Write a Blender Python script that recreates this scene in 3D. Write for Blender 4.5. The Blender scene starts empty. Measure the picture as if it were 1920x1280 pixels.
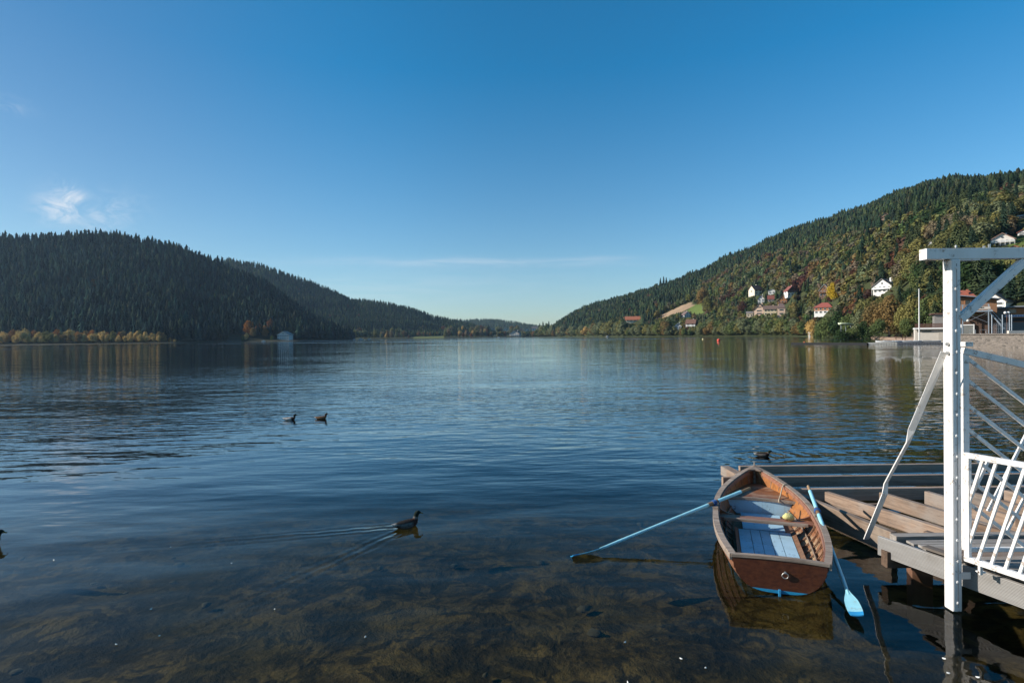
import bpy, bmesh, math, random
import numpy as np
from mathutils import Vector, Matrix, noise as mnoise
from math import radians, sin, cos, pi, atan2, sqrt

rng = random.Random(11)
nrng = np.random.default_rng(5)
S = bpy.context.scene
COL = S.collection
HAZE = True

# ------------------------------------------------------------------ camera
FPX = 1067.0
CAM_H = 3.1
ROLL = math.atan(0.012)
PITCH = math.atan(9.5 / FPX)
R0 = Vector((1, 0, 0)); U0 = Vector((0, sin(PITCH), cos(PITCH))); FW = Vector((0, cos(PITCH), -sin(PITCH)))
RT = R0 * cos(ROLL) - U0 * sin(ROLL)
UP = R0 * sin(ROLL) + U0 * cos(ROLL)
CAM = Vector((0, 0, CAM_H))
cd = bpy.data.cameras.new("camera"); cam = bpy.data.objects.new("camera", cd); COL.objects.link(cam)
cd.sensor_width = 36.0; cd.lens = FPX * 36.0 / 1920.0
cd.clip_start = 0.05; cd.clip_end = 20000
m = Matrix((RT, UP, -FW)).transposed().to_4x4(); m.translation = CAM
cam.matrix_world = m
S.camera = cam

def ray(px, py):
    return FW + RT * ((px - 960) / FPX) - UP * ((py - 640) / FPX)
def P(px, py, d):
    r = ray(px, py); return CAM + r * (d / r.y)
def PZ(px, py, z):
    r = ray(px, py); return CAM + r * ((z - CAM_H) / r.z)
def PV(px, py, A, B):            # meet the upright plane through A and B
    r = ray(px, py); n = Vector((B[1] - A[1], -(B[0] - A[0]), 0))
    return CAM + r * (n.dot(Vector((A[0], A[1], 0)) - CAM) / n.dot(r))
def proj(v):
    q = Vector(v) - CAM; f = q.dot(FW)
    return 960 + FPX * q.dot(RT) / f, 640 - FPX * q.dot(UP) / f
def proj_np(X, Y, Z):
    qx, qy, qz = X, Y, Z - CAM_H
    f = qx * FW.x + qy * FW.y + qz * FW.z
    return 960 + FPX * (qx * RT.x + qy * RT.y + qz * RT.z) / f, 640 - FPX * (qx * UP.x + qy * UP.y + qz * UP.z) / f

# ------------------------------------------------------------------ tagging
def tag(o, label=None, cat=None, group=None, kind=None):
    if label: o["label"] = label
    if cat: o["category"] = cat
    if group: o["group"] = group
    if kind: o["kind"] = kind
    return o
def thing(name, loc, rz=0.0, label=None, cat=None, group=None):
    o = bpy.data.objects.new(name, None); COL.objects.link(o)
    o.location = loc; o.rotation_euler = (0, 0, rz); o.empty_display_size = 0.2
    return tag(o, label, cat, group)
def wmat(o):
    mm = Matrix.LocRotScale(o.location, o.rotation_euler, o.scale)
    return wmat(o.parent) @ mm if o.parent else mm

class MB:
    def __init__(s): s.v = []; s.f = []; s.m = []
    def add(s, vs, fs, mi=0):
        b = len(s.v); s.v += [tuple(v) for v in vs]
        for f in fs: s.f.append(tuple(b + i for i in f)); s.m.append(mi)
        return s
    def box(s, c, d, rz=0, mi=0, mat=None):
        x, y, z = d[0] / 2, d[1] / 2, d[2] / 2
        vs = [Vector((sx * x, sy * y, sz * z)) for sz in (-1, 1) for sy in (-1, 1) for sx in (-1, 1)]
        M = mat if mat else Matrix.Rotation(rz, 3, 'Z')
        vs = [M @ v + Vector(c) for v in vs]
        return s.add(vs, [(0, 2, 3, 1), (4, 5, 7, 6), (0, 1, 5, 4), (2, 6, 7, 3), (0, 4, 6, 2), (1, 3, 7, 5)], mi)
    def tube(s, pts, rad, n=8, mi=0, cap=True, flat=1.0):
        pts = [Vector(p) for p in pts]; rings = []
        for i, p in enumerate(pts):
            t = (pts[min(i + 1, len(pts) - 1)] - pts[max(i - 1, 0)]).normalized()
            a = Vector((0, 0, 1)) if abs(t.z) < .92 else Vector((1, 0, 0))
            u = t.cross(a).normalized(); w = u.cross(t)
            r = rad[i] if hasattr(rad, '__len__') else rad
            rings.append([p + u * (cos(2 * pi * k / n) * r) + w * (sin(2 * pi * k / n) * r * flat) for k in range(n)])
        vs = [v for q in rings for v in q]; fs = []
        for i in range(len(pts) - 1):
            for k in range(n):
                fs.append((i * n + k, i * n + (k + 1) % n, (i + 1) * n + (k + 1) % n, (i + 1) * n + k))
        if cap: fs.append(tuple(range(n))[::-1]); fs.append(tuple((len(pts) - 1) * n + k for k in range(n)))
        return s.add(vs, fs, mi)
    def prism(s, poly, e, origin=(0, 0, 0), mi=0):
        """poly: list of 3d points, extruded by vector e"""
        n = len(poly); o = Vector(origin); e = Vector(e)
        vs = [Vector(p) + o for p in poly] + [Vector(p) + o + e for p in poly]
        fs = [tuple(range(n))[::-1], tuple(range(n, 2 * n))] + [(i, (i + 1) % n, n + (i + 1) % n, n + i) for i in range(n)]
        return s.add(vs, fs, mi)
    def sphere(s, c, r, n=10, mi=0, sc=(1, 1, 1)):
        vs = [(c[0], c[1], c[2] - r * sc[2])]; fs = []
        for i in range(1, n // 2):
            a = -pi / 2 + pi * i / (n // 2)
            for k in range(n):
                vs.append((c[0] + r * sc[0] * cos(a) * cos(2 * pi * k / n), c[1] + r * sc[1] * cos(a) * sin(2 * pi * k / n), c[2] + r * sc[2] * sin(a)))
        vs.append((c[0], c[1], c[2] + r * sc[2])); R = n // 2 - 1
        for k in range(n):
            fs.append((0, 1 + (k + 1) % n, 1 + k)); fs.append((len(vs) - 1, 1 + (R - 1) * n + k, 1 + (R - 1) * n + (k + 1) % n))
            for i in range(R - 1):
                a = 1 + i * n; fs.append((a + k, a + (k + 1) % n, a + n + (k + 1) % n, a + n + k))
        return s.add(vs, fs, mi)
    def torus(s, c, R, r, M, n=20, k=8, mi=0):
        vs = []; fs = []
        for i in range(n):
            for j in range(k):
                a, b = 2 * pi * i / n, 2 * pi * j / k
                vs.append(M @ Vector(((R + r * cos(b)) * cos(a), (R + r * cos(b)) * sin(a), r * sin(b))) + Vector(c))
                fs.append((i * k + j, ((i + 1) % n) * k + j, ((i + 1) % n) * k + (j + 1) % k, i * k + (j + 1) % k))
        return s.add(vs, fs, mi)
    def mesh(s, name, mats, smooth=None, bevel=0):
        me = bpy.data.meshes.new(name); me.from_pydata([tuple(v) for v in s.v], [], s.f)
        for q in (mats if isinstance(mats, (list, tuple)) else [mats]): me.materials.append(q)
        me.polygons.foreach_set('material_index', s.m)
        bm = bmesh.new(); bm.from_mesh(me)
        bmesh.ops.recalc_face_normals(bm, faces=bm.faces[:])
        if bevel:
            bmesh.ops.bevel(bm, geom=bm.edges[:], offset=bevel, segments=2, affect='EDGES', profile=.6, clamp_overlap=True)
        bm.to_mesh(me); bm.free()
        if smooth:
            me.polygons.foreach_set('use_smooth', [True] * len(me.polygons)); me.set_sharp_from_angle(angle=radians(smooth))
        return me
    def build(s, name, mats, parent=None, smooth=None, bevel=0, world=False, loc=None):
        o = bpy.data.objects.new(name, s.mesh(name, mats, smooth, bevel)); COL.objects.link(o)
        if parent: attach(o, parent, world)
        if loc is not None: o.location = loc
        return o
def attach(o, parent, world=False):
    """parent o; with world=True its present placement is kept as a world placement"""
    if world:
        mw = Matrix.LocRotScale(o.location, o.rotation_euler, o.scale)
        o.parent = parent
        l, r, sc = (wmat(parent).inverted() @ mw).decompose()
        o.location = l; o.rotation_euler = r.to_euler(); o.scale = sc
    else:
        o.parent = parent
def smoothstep(a, b, x):
    t = np.clip((x - a) / (b - a), 0, 1); return t * t * (3 - 2 * t)

# ------------------------------------------------------------------ node helpers
class NT:
    def __init__(s, name, idtree=None):
        if idtree is None:
            s.mat = bpy.data.materials.new(name); s.mat.use_nodes = True; s.t = s.mat.node_tree
        else: s.t = idtree
        s.t.nodes.clear()
    def n(s, typ, **kw):
        q = s.t.nodes.new(typ)
        for k, v in kw.items(): setattr(q, k, v)
        return q
    def put(s, sock, v):
        if v is None: return
        if isinstance(v, bpy.types.NodeSocket): s.t.links.new(v, sock)
        else:
            if hasattr(sock.default_value, '__len__') and hasattr(v, '__len__') and len(v) == 3 and len(sock.default_value) == 4: v = (*v, 1)
            sock.default_value = v
    def M(s, op, a, b=None, c=None, clamp=False):
        q = s.n('ShaderNodeMath', operation=op, use_clamp=clamp)
        for i, v in enumerate((a, b, c)): s.put(q.inputs[i], v)
        return q.outputs[0]
    def noise(s, vec, scale=1, detail=4, rough=.55, dist=0.0):
        q = s.n('ShaderNodeTexNoise'); s.put(q.inputs['Vector'], vec); q.inputs['Scale'].default_value = scale
        q.inputs['Detail'].default_value = detail; q.inputs['Roughness'].default_value = rough; q.inputs['Distortion'].default_value = dist
        return q.outputs[0]
    def mapping(s, vec, scale=(1, 1, 1), rot=(0, 0, 0), loc=(0, 0, 0)):
        q = s.n('ShaderNodeMapping'); s.put(q.inputs[0], vec); q.inputs['Scale'].default_value = scale
        q.inputs['Rotation'].default_value = rot; q.inputs['Location'].default_value = loc
        return q.outputs[0]
    def ramp(s, fac, stops, interp='LINEAR'):
        q = s.n('ShaderNodeValToRGB'); s.put(q.inputs[0], fac); e = q.color_ramp.elements; q.color_ramp.interpolation = interp
        while len(e) < len(stops): e.new(.5)
        for i, (p, c) in enumerate(stops):
            e[i].position = p; e[i].color = (*c, 1) if hasattr(c, '__len__') else (c, c, c, 1)
        return q.outputs[0]
    def mix(s, fac, a, b, blend='MIX'):
        q = s.n('ShaderNodeMix', data_type='RGBA', blend_type=blend); s.put(q.inputs[0], fac); s.put(q.inputs[6], a); s.put(q.inputs[7], b)
        return q.outputs[2]
    def mrange(s, v, a, b, c=0., d=1., smooth=True):
        q = s.n('ShaderNodeMapRange', interpolation_type='SMOOTHSTEP' if smooth else 'LINEAR')
        for i, x in enumerate((v, a, b, c, d)): s.put(q.inputs[i], x)
        return q.outputs[0]
    def bump(s, h, dist, strength=1., normal=None):
        q = s.n('ShaderNodeBump'); s.put(q.inputs['Height'], h); q.inputs['Distance'].default_value = dist; q.inputs['Strength'].default_value = strength
        if normal: s.put(q.inputs['Normal'], normal)
        return q.outputs[0]
    def out(s, surf=None, vol=None):
        o = s.n('ShaderNodeOutputMaterial')
        if surf: s.put(o.inputs[0], surf)
        if vol: s.put(o.inputs[1], vol)
        return s.mat
    def principled(s, col, rough=.6, metal=0., normal=None, spec=.5):
        q = s.n('ShaderNodeBsdfPrincipled'); s.put(q.inputs['Base Color'], col); s.put(q.inputs['Roughness'], rough)
        q.inputs['Metallic'].default_value = metal; q.inputs['Specular IOR Level'].default_value = spec
        if normal: s.put(q.inputs['Normal'], normal)
        return q.outputs[0]

def obj_coord(t): return t.n('ShaderNodeTexCoord').outputs['Object']

def plain(name, c, rough=.6, var=.18, scale=3., metal=0., bump=0., stretch=(1, 1, 1)):
    t = NT(name); v = t.mapping(obj_coord(t), stretch)
    n = t.noise(v, scale, 5, .6)
    col = t.mix(n, tuple(x * (1 - var) for x in c), tuple(min(x * (1 + var), .95) for x in c))
    nm = t.bump(n, bump) if bump else None
    return t.out(t.principled(col, rough, metal, nm))

def wood(name, c1, c2, c3, grain=22., rough=.75, patch=1.3, spec=.3, bump=.004):
    """local X runs along the grain"""
    t = NT(name); oc = obj_coord(t)
    inf = t.n('ShaderNodeObjectInfo').outputs['Random']
    off = t.n('ShaderNodeCombineXYZ'); t.put(off.inputs[0], t.M('MULTIPLY', inf, 37.)); t.put(off.inputs[1], t.M('MULTIPLY', inf, 11.))
    vv = t.n('ShaderNodeVectorMath', operation='ADD'); t.put(vv.inputs[0], oc); t.put(vv.inputs[1], off.outputs[0])
    v = vv.outputs[0]
    g = t.noise(t.mapping(v, (1.2, grain, grain)), 1., 6, .65, .6)
    f = t.noise(t.mapping(v, (6, 90, 90)), 1., 3, .6)
    p = t.noise(v, patch, 4, .6)
    col = t.mix(t.mrange(g, .35, .65), c1, c2)
    col = t.mix(t.mrange(p, .45, .7), col, c3)
    col = t.mix(t.mrange(f, .52, .72, 0., .45), col, tuple(x * .35 for x in c1))
    st_ = t.mrange(t.noise(t.mapping(v, (2.2, 7, 7)), 1., 5, .65), .52, .72, 0, .55)
    col = t.mix(st_, col, tuple(x * .42 for x in c3))
    br = t.M('MULTIPLY_ADD', inf, .4, .8)
    col = t.mix(1., col, t.n('ShaderNodeCombineColor').outputs[0], 'MULTIPLY')
    cc = t.t.nodes[-2] if False else None
    for nd in t.t.nodes:
        if nd.bl_idname == 'ShaderNodeCombineColor':
            for i in range(3): t.put(nd.inputs[i], br)
    h = t.M('MULTIPLY_ADD', f, .5, g)
    return t.out(t.principled(col, rough, 0., t.bump(h, bump), spec))

def paint(name, c, rust=.5, rough=.45, worn=(.35, .3, .26)):
    t = NT(name); oc = obj_coord(t)
    n1 = t.noise(oc, 11., 6, .72); n2 = t.noise(t.mapping(oc, (1, 1, .3)), 3., 5, .6); n3 = t.noise(oc, 45., 3, .6); n4 = t.noise(t.mapping(oc, (30, 30, 2.)), 1., 4, .6)
    col = t.mix(t.mrange(n2, .35, .7, 0., .6), c, tuple(x * y for x, y in zip(c, (.80, .78, .74))))
    col = t.mix(t.mrange(n4, .56, .76, 0., .45 * rust), col, tuple(x * y for x, y in zip(c, (.62, .54, .46))))
    sp = t.mrange(n1, .575, .635)
    col = t.mix(t.M('MULTIPLY', t.M('MULTIPLY', sp, t.mrange(n3, .40, .58)), rust), col, worn)
    col = t.mix(t.M('MULTIPLY', t.mrange(t.noise(oc, 24., 4, .7), .70, .74), rust), col, (.10, .055, .035))
    return t.out(t.principled(col, rough, 0., t.bump(t.M('ADD', t.M('MULTIPLY', sp, .5), t.M('MULTIPLY', n3, .3)), .004), .4))

def leafmat(name, c, tint=False):
    t = NT(name)
    g = t.n('ShaderNodeNewGeometry')
    n = t.noise(g.outputs['Position'], .55, 3, .6)
    isl = g.outputs['Random Per Island']
    if tint:
        at = t.n('ShaderNodeAttribute'); at.attribute_name = 'tint'; base = at.outputs['Color']
        f = t.M('MULTIPLY_ADD', n, .7, .62)
    else:
        inf = t.n('ShaderNodeObjectInfo').outputs['Random']
        base = t.mix(inf, tuple(x * y for x, y in zip(c, (.82, .86, .9))), tuple(x * y for x, y in zip(c, (1.2, 1.12, 1.05))))
        f = t.M('ADD', t.M('MULTIPLY_ADD', n, .5, .58), t.M('MULTIPLY', isl, .34))
    cc = t.n('ShaderNodeCombineColor')
    for i in range(3): t.put(cc.inputs[i], f)
    col = t.mix(1., base, cc.outputs[0], 'MULTIPLY')
    d = t.n('ShaderNodeBsdfDiffuse'); t.put(d.inputs[0], col)
    tr = t.n('ShaderNodeBsdfTranslucent'); t.put(tr.inputs[0], col)
    mx = t.n('ShaderNodeMixShader'); mx.inputs[0].default_value = .28
    t.put(mx.inputs[1], d.outputs[0]); t.put(mx.inputs[2], tr.outputs[0])
    return t.out(mx.outputs[0])

M = {}
M['jetty_wood'] = wood('brown_jetty_wood', (.17, .115, .082), (.285, .20, .145), (.25, .21, .18))
M['dark_wood'] = wood('dark_jetty_wood', (.10, .065, .045), (.17, .11, .075), (.14, .095, .07))
M['grey_wood'] = wood('weathered_grey_wood', (.20, .178, .158), (.36, .328, .298), (.27, .225, .185))
M['rail_wood'] = wood('weathered_gunwale_wood', (.16, .115, .085), (.36, .29, .235), (.27, .21, .17), grain=30, patch=4)
M['varnish'] = wood('worn_varnished_mahogany', (.10, .032, .012), (.17, .058, .021), (.21, .10, .05), grain=26, rough=.38, patch=3.2, spec=.5, bump=.002)
M['inner'] = wood('flaking_varnished_planking', (.15, .055, .024), (.26, .11, .05), (.36, .26, .16), grain=20, rough=.5, patch=5., spec=.4)
M['amber'] = wood('amber_varnished_planking', (.25, .09, .026), (.34, .14, .042), (.22, .085, .03), grain=18, rough=.4, patch=2., spec=.4)
M['thwart'] = wood('reddish_seat_wood', (.24, .10, .062), (.36, .17, .11), (.30, .16, .11), grain=24, rough=.55)
M['oar_blue'] = paint('pale_turquoise_oar_paint', (.30, .62, .72), .45, .35, (.35, .33, .28))
M['oar_tip'] = plain('bright_blue_oar_tip', (.03, .27, .55), .35)
M['floor_blue'] = paint('pale_blue_floor_paint', (.37, .56, .69), .9, .5, (.12, .17, .24))
M['hull_blue'] = plain('blue_bottom_paint', (.03, .22, .42), .4)
M['white'] = paint('old_white_paint', (.82, .79, .765), .8, .42, (.30, .23, .18))
M['steel'] = plain('dull_steel', (.45, .44, .42), .4, .2, 20, .8)
M['rope'] = plain('tan_rope', (.42, .33, .23), .9, .3, 60)
M['blue_rope'] = plain('blue_rope', (.02, .08, .24), .8, .3, 60)
M['yellow'] = plain('pale_yellow_sponge', (.62, .55, .22), .9, .3, 30, bump=.01)
M['leather'] = plain('brown_leather', (.17, .10, .05), .6, .25, 30)
M['handle'] = wood('oar_handle_wood', (.22, .13, .07), (.34, .22, .12), (.28, .18, .1), grain=40)
M['bark'] = plain('grey_brown_bark', (.10, .085, .07), .9, .3, 2.)
M['bark_pale'] = plain('pale_bark', (.30, .27, .23), .9, .3, 2.)

LEAF = {  # name: colour
 'dark green': (.045, .076, .030), 'green': (.115, .150, .055), 'olive': (.175, .168, .060), 'bronze': (.205, .142, .058),
 'greybrown': (.190, .158, .100), 'orange': (.27, .125, .038), 'rust': (.180, .088, .048), 'yellow': (.48, .36, .04),
 'gold': (.52, .37, .14), 'spruce': (.032, .053, .032), 'fir': (.062, .080, .038), 'greygreen': (.165, .186, .098), 'maroon': (.115, .058, .042)}
LM = {k: leafmat('foliage_' + k.replace(' ', '_'), v) for k, v in LEAF.items()}
FOREST = leafmat('foliage_of_the_far_wood', None, True)

# ------------------------------------------------------------------ terrain
def columns(rows, tree):
    """rows: (px, d_shore, d_ridge, ridge_py) -> arrays u, ds, dr, zr"""
    a = []
    for px, ds, dr, py in rows:
        p = P(px, py, dr); a.append((p.x / dr, ds, dr, p.z - tree))
    a.sort(); return np.array(a).T
class Hill:
    def __init__(s, rows, tree, bench_d, bench_z, bulge=.25, rough=5.):
        s.u, s.ds, s.dr, s.zr = columns(rows, tree); s.bd = bench_d; s.bz = bench_z; s.bulge = bulge; s.rough = rough
        uu = np.linspace(s.u[0], s.u[-1], 600); k = np.ones(9) / 9
        def sm(a):
            q = np.interp(uu, s.u, a); return np.convolve(np.pad(q, 4, 'edge'), k, 'valid')
        s.ds, s.dr, s.zr = sm(s.ds), sm(s.dr), sm(s.zr); s.u = uu
    def z(s, u, d):
        ds = np.interp(u, s.u, s.ds); dr = np.interp(u, s.u, s.dr); zr = np.maximum(np.interp(u, s.u, s.zr), 1.)
        bd = s.bd(u) if callable(s.bd) else s.bd; bz = s.bz(u) if callable(s.bz) else s.bz
        t = (d - ds - bd) / np.maximum(dr - ds - bd, 20.); tc = np.clip(t, 0, 1)
        prof = tc * (1 + s.bulge * (1 - tc)); prof = np.where(t > 1, 1 - .55 * (t - 1) ** 1.2 * (t > 1), prof) if False else np.where(t > 1, 1 - .5 * np.clip(t - 1, 0, 3), prof)
        low = bz * smoothstep(0, 6., d - ds) - 2.5 * (1 - smoothstep(-14, 0, d - ds))
        X = u * d
        bumps = s.rough * (np.sin(X * .021 + 1.3) * np.sin(d * .017) + .5 * np.sin(X * .05 - d * .043)) * np.clip(tc * 4, 0, 1) * np.clip((1.15 - t) * 6, 0, 1)
        return low + np.maximum(zr - bz, 0) * prof + bumps
    def hit(s, px, py, d0=40., d1=3500.):
        r = ray(px, py); d = np.linspace(d0, d1, 6000); k = d / r.y
        zz = CAM_H + r.z * k; u = r.x / r.y
        hz = s.z(np.full_like(d, u), d); i = np.nonzero(zz < hz)[0]
        dd = d[i[0]] if len(i) else d1
        return Vector((u * dd, dd, float(s.z(np.array([u]), np.array([dd]))[0])))
    def at(s, x, y): return float(s.z(np.array([x / y]), np.array([y]))[0])

HA = Hill([(-900, 700, 1050, 440), (-500, 715, 1080, 445), (-200, 718, 1110, 440), (0, 715, 1150, 437), (60, 710, 1160, 440), (120, 705, 1180, 438), (180, 700, 1200, 433), (240, 695, 1210, 440),
           (300, 690, 1230, 445), (330, 690, 1250, 453), (352, 740, 1250, 463), (400, 780, 1250, 486), (462, 800, 1250, 510), (506, 810, 1255, 534), (550, 830, 1260, 563), (587, 900, 1270, 588), (631, 1050, 1280, 609), (650, 1180, 1300, 622), (665, 1240, 1330, 634)],
          19, 30., 1.2, bulge=-.22)
HB = Hill([(330, 1500, 2000, 505), (400, 1500, 2000, 486), (431, 1500, 2000, 482), (469, 1500, 2000, 490), (512, 1500, 2000, 500), (550, 1500, 2020, 513), (587, 1500, 2050, 528), (636, 1500, 2100, 546), (657, 1520, 2100, 556), (681, 1550, 2120, 559),
           (720, 1600, 2150, 566), (768, 1680, 2200, 575), (792, 1720, 2200, 583), (816, 1760, 2250, 593), (840, 1800, 2300, 598), (864, 1850, 2350, 600), (887, 1900, 2400, 607), (930, 1950, 2450, 620)], 18, 120., 6.)
HC = Hill([(700, 3200, 4100, 612), (800, 3200, 4100, 606), (864, 3200, 4100, 600), (900, 3200, 4100, 598), (930, 3200, 4100, 598), (960, 3200, 4100, 602), (1000, 3200, 4100, 609), (1040, 3200, 4100, 614), (1120, 3200, 4100, 617), (1300, 3200, 4100, 616)], 16, 20., 2.)
HE = Hill([(560, 1300, 1900, 626), (640, 1330, 2000, 624), (700, 1430, 2100, 622), (760, 1550, 2200, 619), (830, 1650, 2300, 616), (900, 1750, 2450, 614), (960, 1800, 2500, 613), (1010, 1820, 2500, 613), (1060, 1850, 2500, 613)], 6, 30., 1.5, rough=1.)
def bdD(u): return np.where(u > .5, 60., 22.)
def bzD(u): return np.interp(u, [0, .4, .58, .70, .755, .78, 2], [1.2, 1.2, .7, .7, 1.2, 2.25, 2.25])
HD = Hill([(985, 1840, 1960, 628), (1010, 1780, 1960, 620), (1040, 1680, 1950, 606), (1047, 1650, 1940, 597), (1081, 1450, 1900, 579), (1119, 1250, 1850, 564), (1160, 1080, 1800, 554), (1203, 960, 1700, 543), (1239, 880, 1650, 532), (1280, 820, 1600, 516), (1323, 760, 1550, 500), (1361, 710, 1500, 480),
           (1400, 660, 1480, 464), (1440, 600, 1440, 446), (1480, 540, 1420, 427), (1515, 450, 1400, 419), (1549, 380, 1380, 411), (1617, 285, 1350, 386), (1686, 215, 1300, 360), (1732, 175, 1260, 349), (1770, 148, 1240, 345), (1800, 126, 1220, 342), (1824, 118, 1220, 340), (1920, 103, 1200, 334), (2100, 88, 1150, 330), (2500, 60, 900, 330), (2900, 45, 700, 330)],
          16, bdD, bzD, rough=4.)
HILLS = [HA, HB, HC, HD, HE]

def grid_mesh(name, hill, nu, nd, d_lo, d_hi, mat, colorf=None):
    """sheet in depth from a little before the shore to well behind the ridge"""
    us = np.linspace(hill.u[0], hill.u[-1], nu)
    ds = np.interp(us, hill.u, hill.ds); dr = np.interp(us, hill.u, hill.dr)
    t = np.linspace(0, 1, nd) ** 1.15
    D = (ds - d_lo)[None, :] + ((dr - ds) * d_hi + d_lo)[None, :] * t[:, None]
    U = np.repeat(us[None, :], nd, 0)
    Z = hill.z(U.ravel(), D.ravel()).reshape(D.shape); X = U * D
    V = np.stack([X, D, Z], -1).reshape(-1, 3)
    i = np.arange(nd - 1)[:, None] * nu + np.arange(nu - 1)[None, :]
    F = np.stack([i, i + 1, i + 1 + nu, i + nu], -1).reshape(-1, 4)
    me = bpy.data.meshes.new(name); me.from_pydata(V.tolist(), [], F.tolist())
    me.polygons.foreach_set('use_smooth', [True] * len(me.polygons)); me.materials.append(mat)
    if colorf is not None:
        a = me.color_attributes.new('ground_colour', 'FLOAT_COLOR', 'POINT')
        a.data.foreach_set('color', colorf(V).astype(np.float32).ravel())
    o = bpy.data.objects.new(name, me); COL.objects.link(o); o['kind'] = 'structure'
    return o

def groundmat(name, c1, c2, attr=False):
    t = NT(name); g = t.n('ShaderNodeNewGeometry').outputs['Position']
    n = t.noise(g, .06, 6, .65); n2 = t.noise(g, .9, 4, .6)
    if attr:
        at = t.n('ShaderNodeAttribute'); at.attribute_name = 'ground_colour'
        base = at.outputs['Color']
        c = t.n('ShaderNodeCombineColor'); f = t.M('MULTIPLY_ADD', t.M('MULTIPLY_ADD', n2, .5, n), .6, .55)
        for i in range(3): t.put(c.inputs[i], f)
        col = t.mix(1., base, c.outputs[0], 'MULTIPLY')
    else:
        col = t.mix(t.M('MULTIPLY_ADD', n2, .4, t.M('MULTIPLY', n, .7)), c1, c2)
    return t.out(t.principled(col, .95, 0., t.bump(n2, .6), .1))

def poly_in(poly, x, y):
    c = np.zeros(np.shape(x), bool); n = len(poly)
    for i in range(n):
        (x1, y1), (x2, y2) = poly[i], poly[(i + 1) % n]
        if y1 == y2: continue
        c ^= ((y1 > y) != (y2 > y)) & (x < (x2 - x1) * (y - y1) / (y2 - y1) + x1)
    return c
SOIL = [(1228, 596), (1250, 586), (1275, 574), (1294, 567), (1302, 574), (1285, 582), (1262, 589), (1240, 598)]
MEADOW = [(1288, 582), (1298, 574), (1318, 567), (1324, 580), (1316, 588), (1292, 590)]
MEADOW2 = [(774, 634), (786, 624), (812, 619), (828, 622), (834, 634)]
MEADOW3 = [(1890, 470), (1896, 442), (1925, 440), (1940, 470)]
def col_D(V):
    c = np.empty((len(V), 4)); c[:] = (.050, .058, .024, 1)
    px, py = proj_np(V[:, 0], V[:, 1], V[:, 2])
    c[poly_in(SOIL, px, py)] = (.34, .235, .15, 1)
    c[poly_in(MEADOW, px, py) | poly_in(MEADOW3, px, py)] = (.12, .16, .04, 1)
    u = V[:, 0] / V[:, 1]; ds = np.interp(u, HD.u, HD.ds)
    k = (u > .57) & (u < .77) & (V[:, 1] - ds < 55); c[k] = (.36, .25, .18, 1)
    k = (u >= .77) & (V[:, 1] - ds < 60); c[k] = (.22, .20, .18, 1)
    return c
def col_E(V):
    c = np.empty((len(V), 4)); c[:] = (.040, .045, .022, 1)
    px, py = proj_np(V[:, 0], V[:, 1], V[:, 2]); c[poly_in(MEADOW2, px, py)] = (.15, .16, .055, 1)
    return c
gA = groundmat('forest_floor', (.03, .028, .016), (.06, .055, .03))
grid_mesh('wooded_hill', HA, 160, 60, 14, 1.9, gA)
grid_mesh('hill_behind', HB, 140, 50, 14, 1.8, gA)
gC = groundmat('far_forested_ground', (.025, .04, .02), (.06, .06, .03))
grid_mesh('distant_hill', HC, 120, 40, 14, 1.8, gC)
grid_mesh('hillside', HD, 420, 150, 14, 1.7, groundmat('hillside_ground', None, None, True), col_D)
grid_mesh('valley_ground', HE, 200, 60, 14, 2.2, groundmat('valley_ground_cover', None, None, True), col_E)

# ------------------------------------------------------------------ lake bed and water
def bed_z(x, y):
    return -(.42 + .045 * np.clip(y - 3, 0, 9) + .22 * np.clip(y - 12, 0, 30)) 
t = NT('muddy_lake_bed'); g = t.n('ShaderNodeNewGeometry').outputs['Position']
n1 = t.noise(g, 1.1, 7, .7, .4); n2 = t.noise(g, 4.5, 5, .65); n3 = t.noise(g, .35, 3, .5); n4 = t.noise(g, 2.2, 3, .6, 1.)
col = t.mix(t.mrange(n1, .40, .62), (.013, .010, .005), (.082, .058, .024))
col = t.mix(t.mrange(n2, .5, .7, 0, .6), col, (.085, .062, .03))
col = t.mix(t.mrange(n4, .50, .58, 0, .85), col, (.010, .009, .006))
col = t.mix(t.mrange(n3, .45, .65, 0, .5), col, (.036, .029, .009))
bedmat = t.out(t.principled(col, .95, 0., t.bump(t.M('ADD', n1, t.M('MULTIPLY', n2, .4)), .12), .1))
ys = np.concatenate([np.linspace(-6, 30, 150), np.linspace(31, 120, 50), np.array([300, 1000, 6500.])])
xs = np.concatenate([np.array([-6500., -1000, -200]), np.linspace(-60, 60, 240), np.array([200., 1000, 6500])])
XX, YY = np.meshgrid(xs, ys)
ZZ = bed_z(XX, YY) + np.where((abs(XX) < 60) & (YY < 60), .05 * (np.sin(XX * 1.9 + YY * .8) * np.sin(YY * 2.3 - XX * .6) + .6 * np.sin(XX * 4.3 - 1) * np.sin(YY * 3.9)), 0)
nu = len(xs); i = np.arange(len(ys) - 1)[:, None] * nu + np.arange(nu - 1)[None, :]
me = bpy.data.meshes.new('lake_bed'); me.from_pydata(np.stack([XX, YY, ZZ], -1).reshape(-1, 3).tolist(), [], np.stack([i, i + 1, i + 1 + nu, i + nu], -1).reshape(-1, 4).tolist())
me.polygons.foreach_set('use_smooth', [True] * len(me.polygons)); me.materials.append(bedmat)
o = bpy.data.objects.new('lake_bed', me); COL.objects.link(o); o['kind'] = 'structure'
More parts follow.
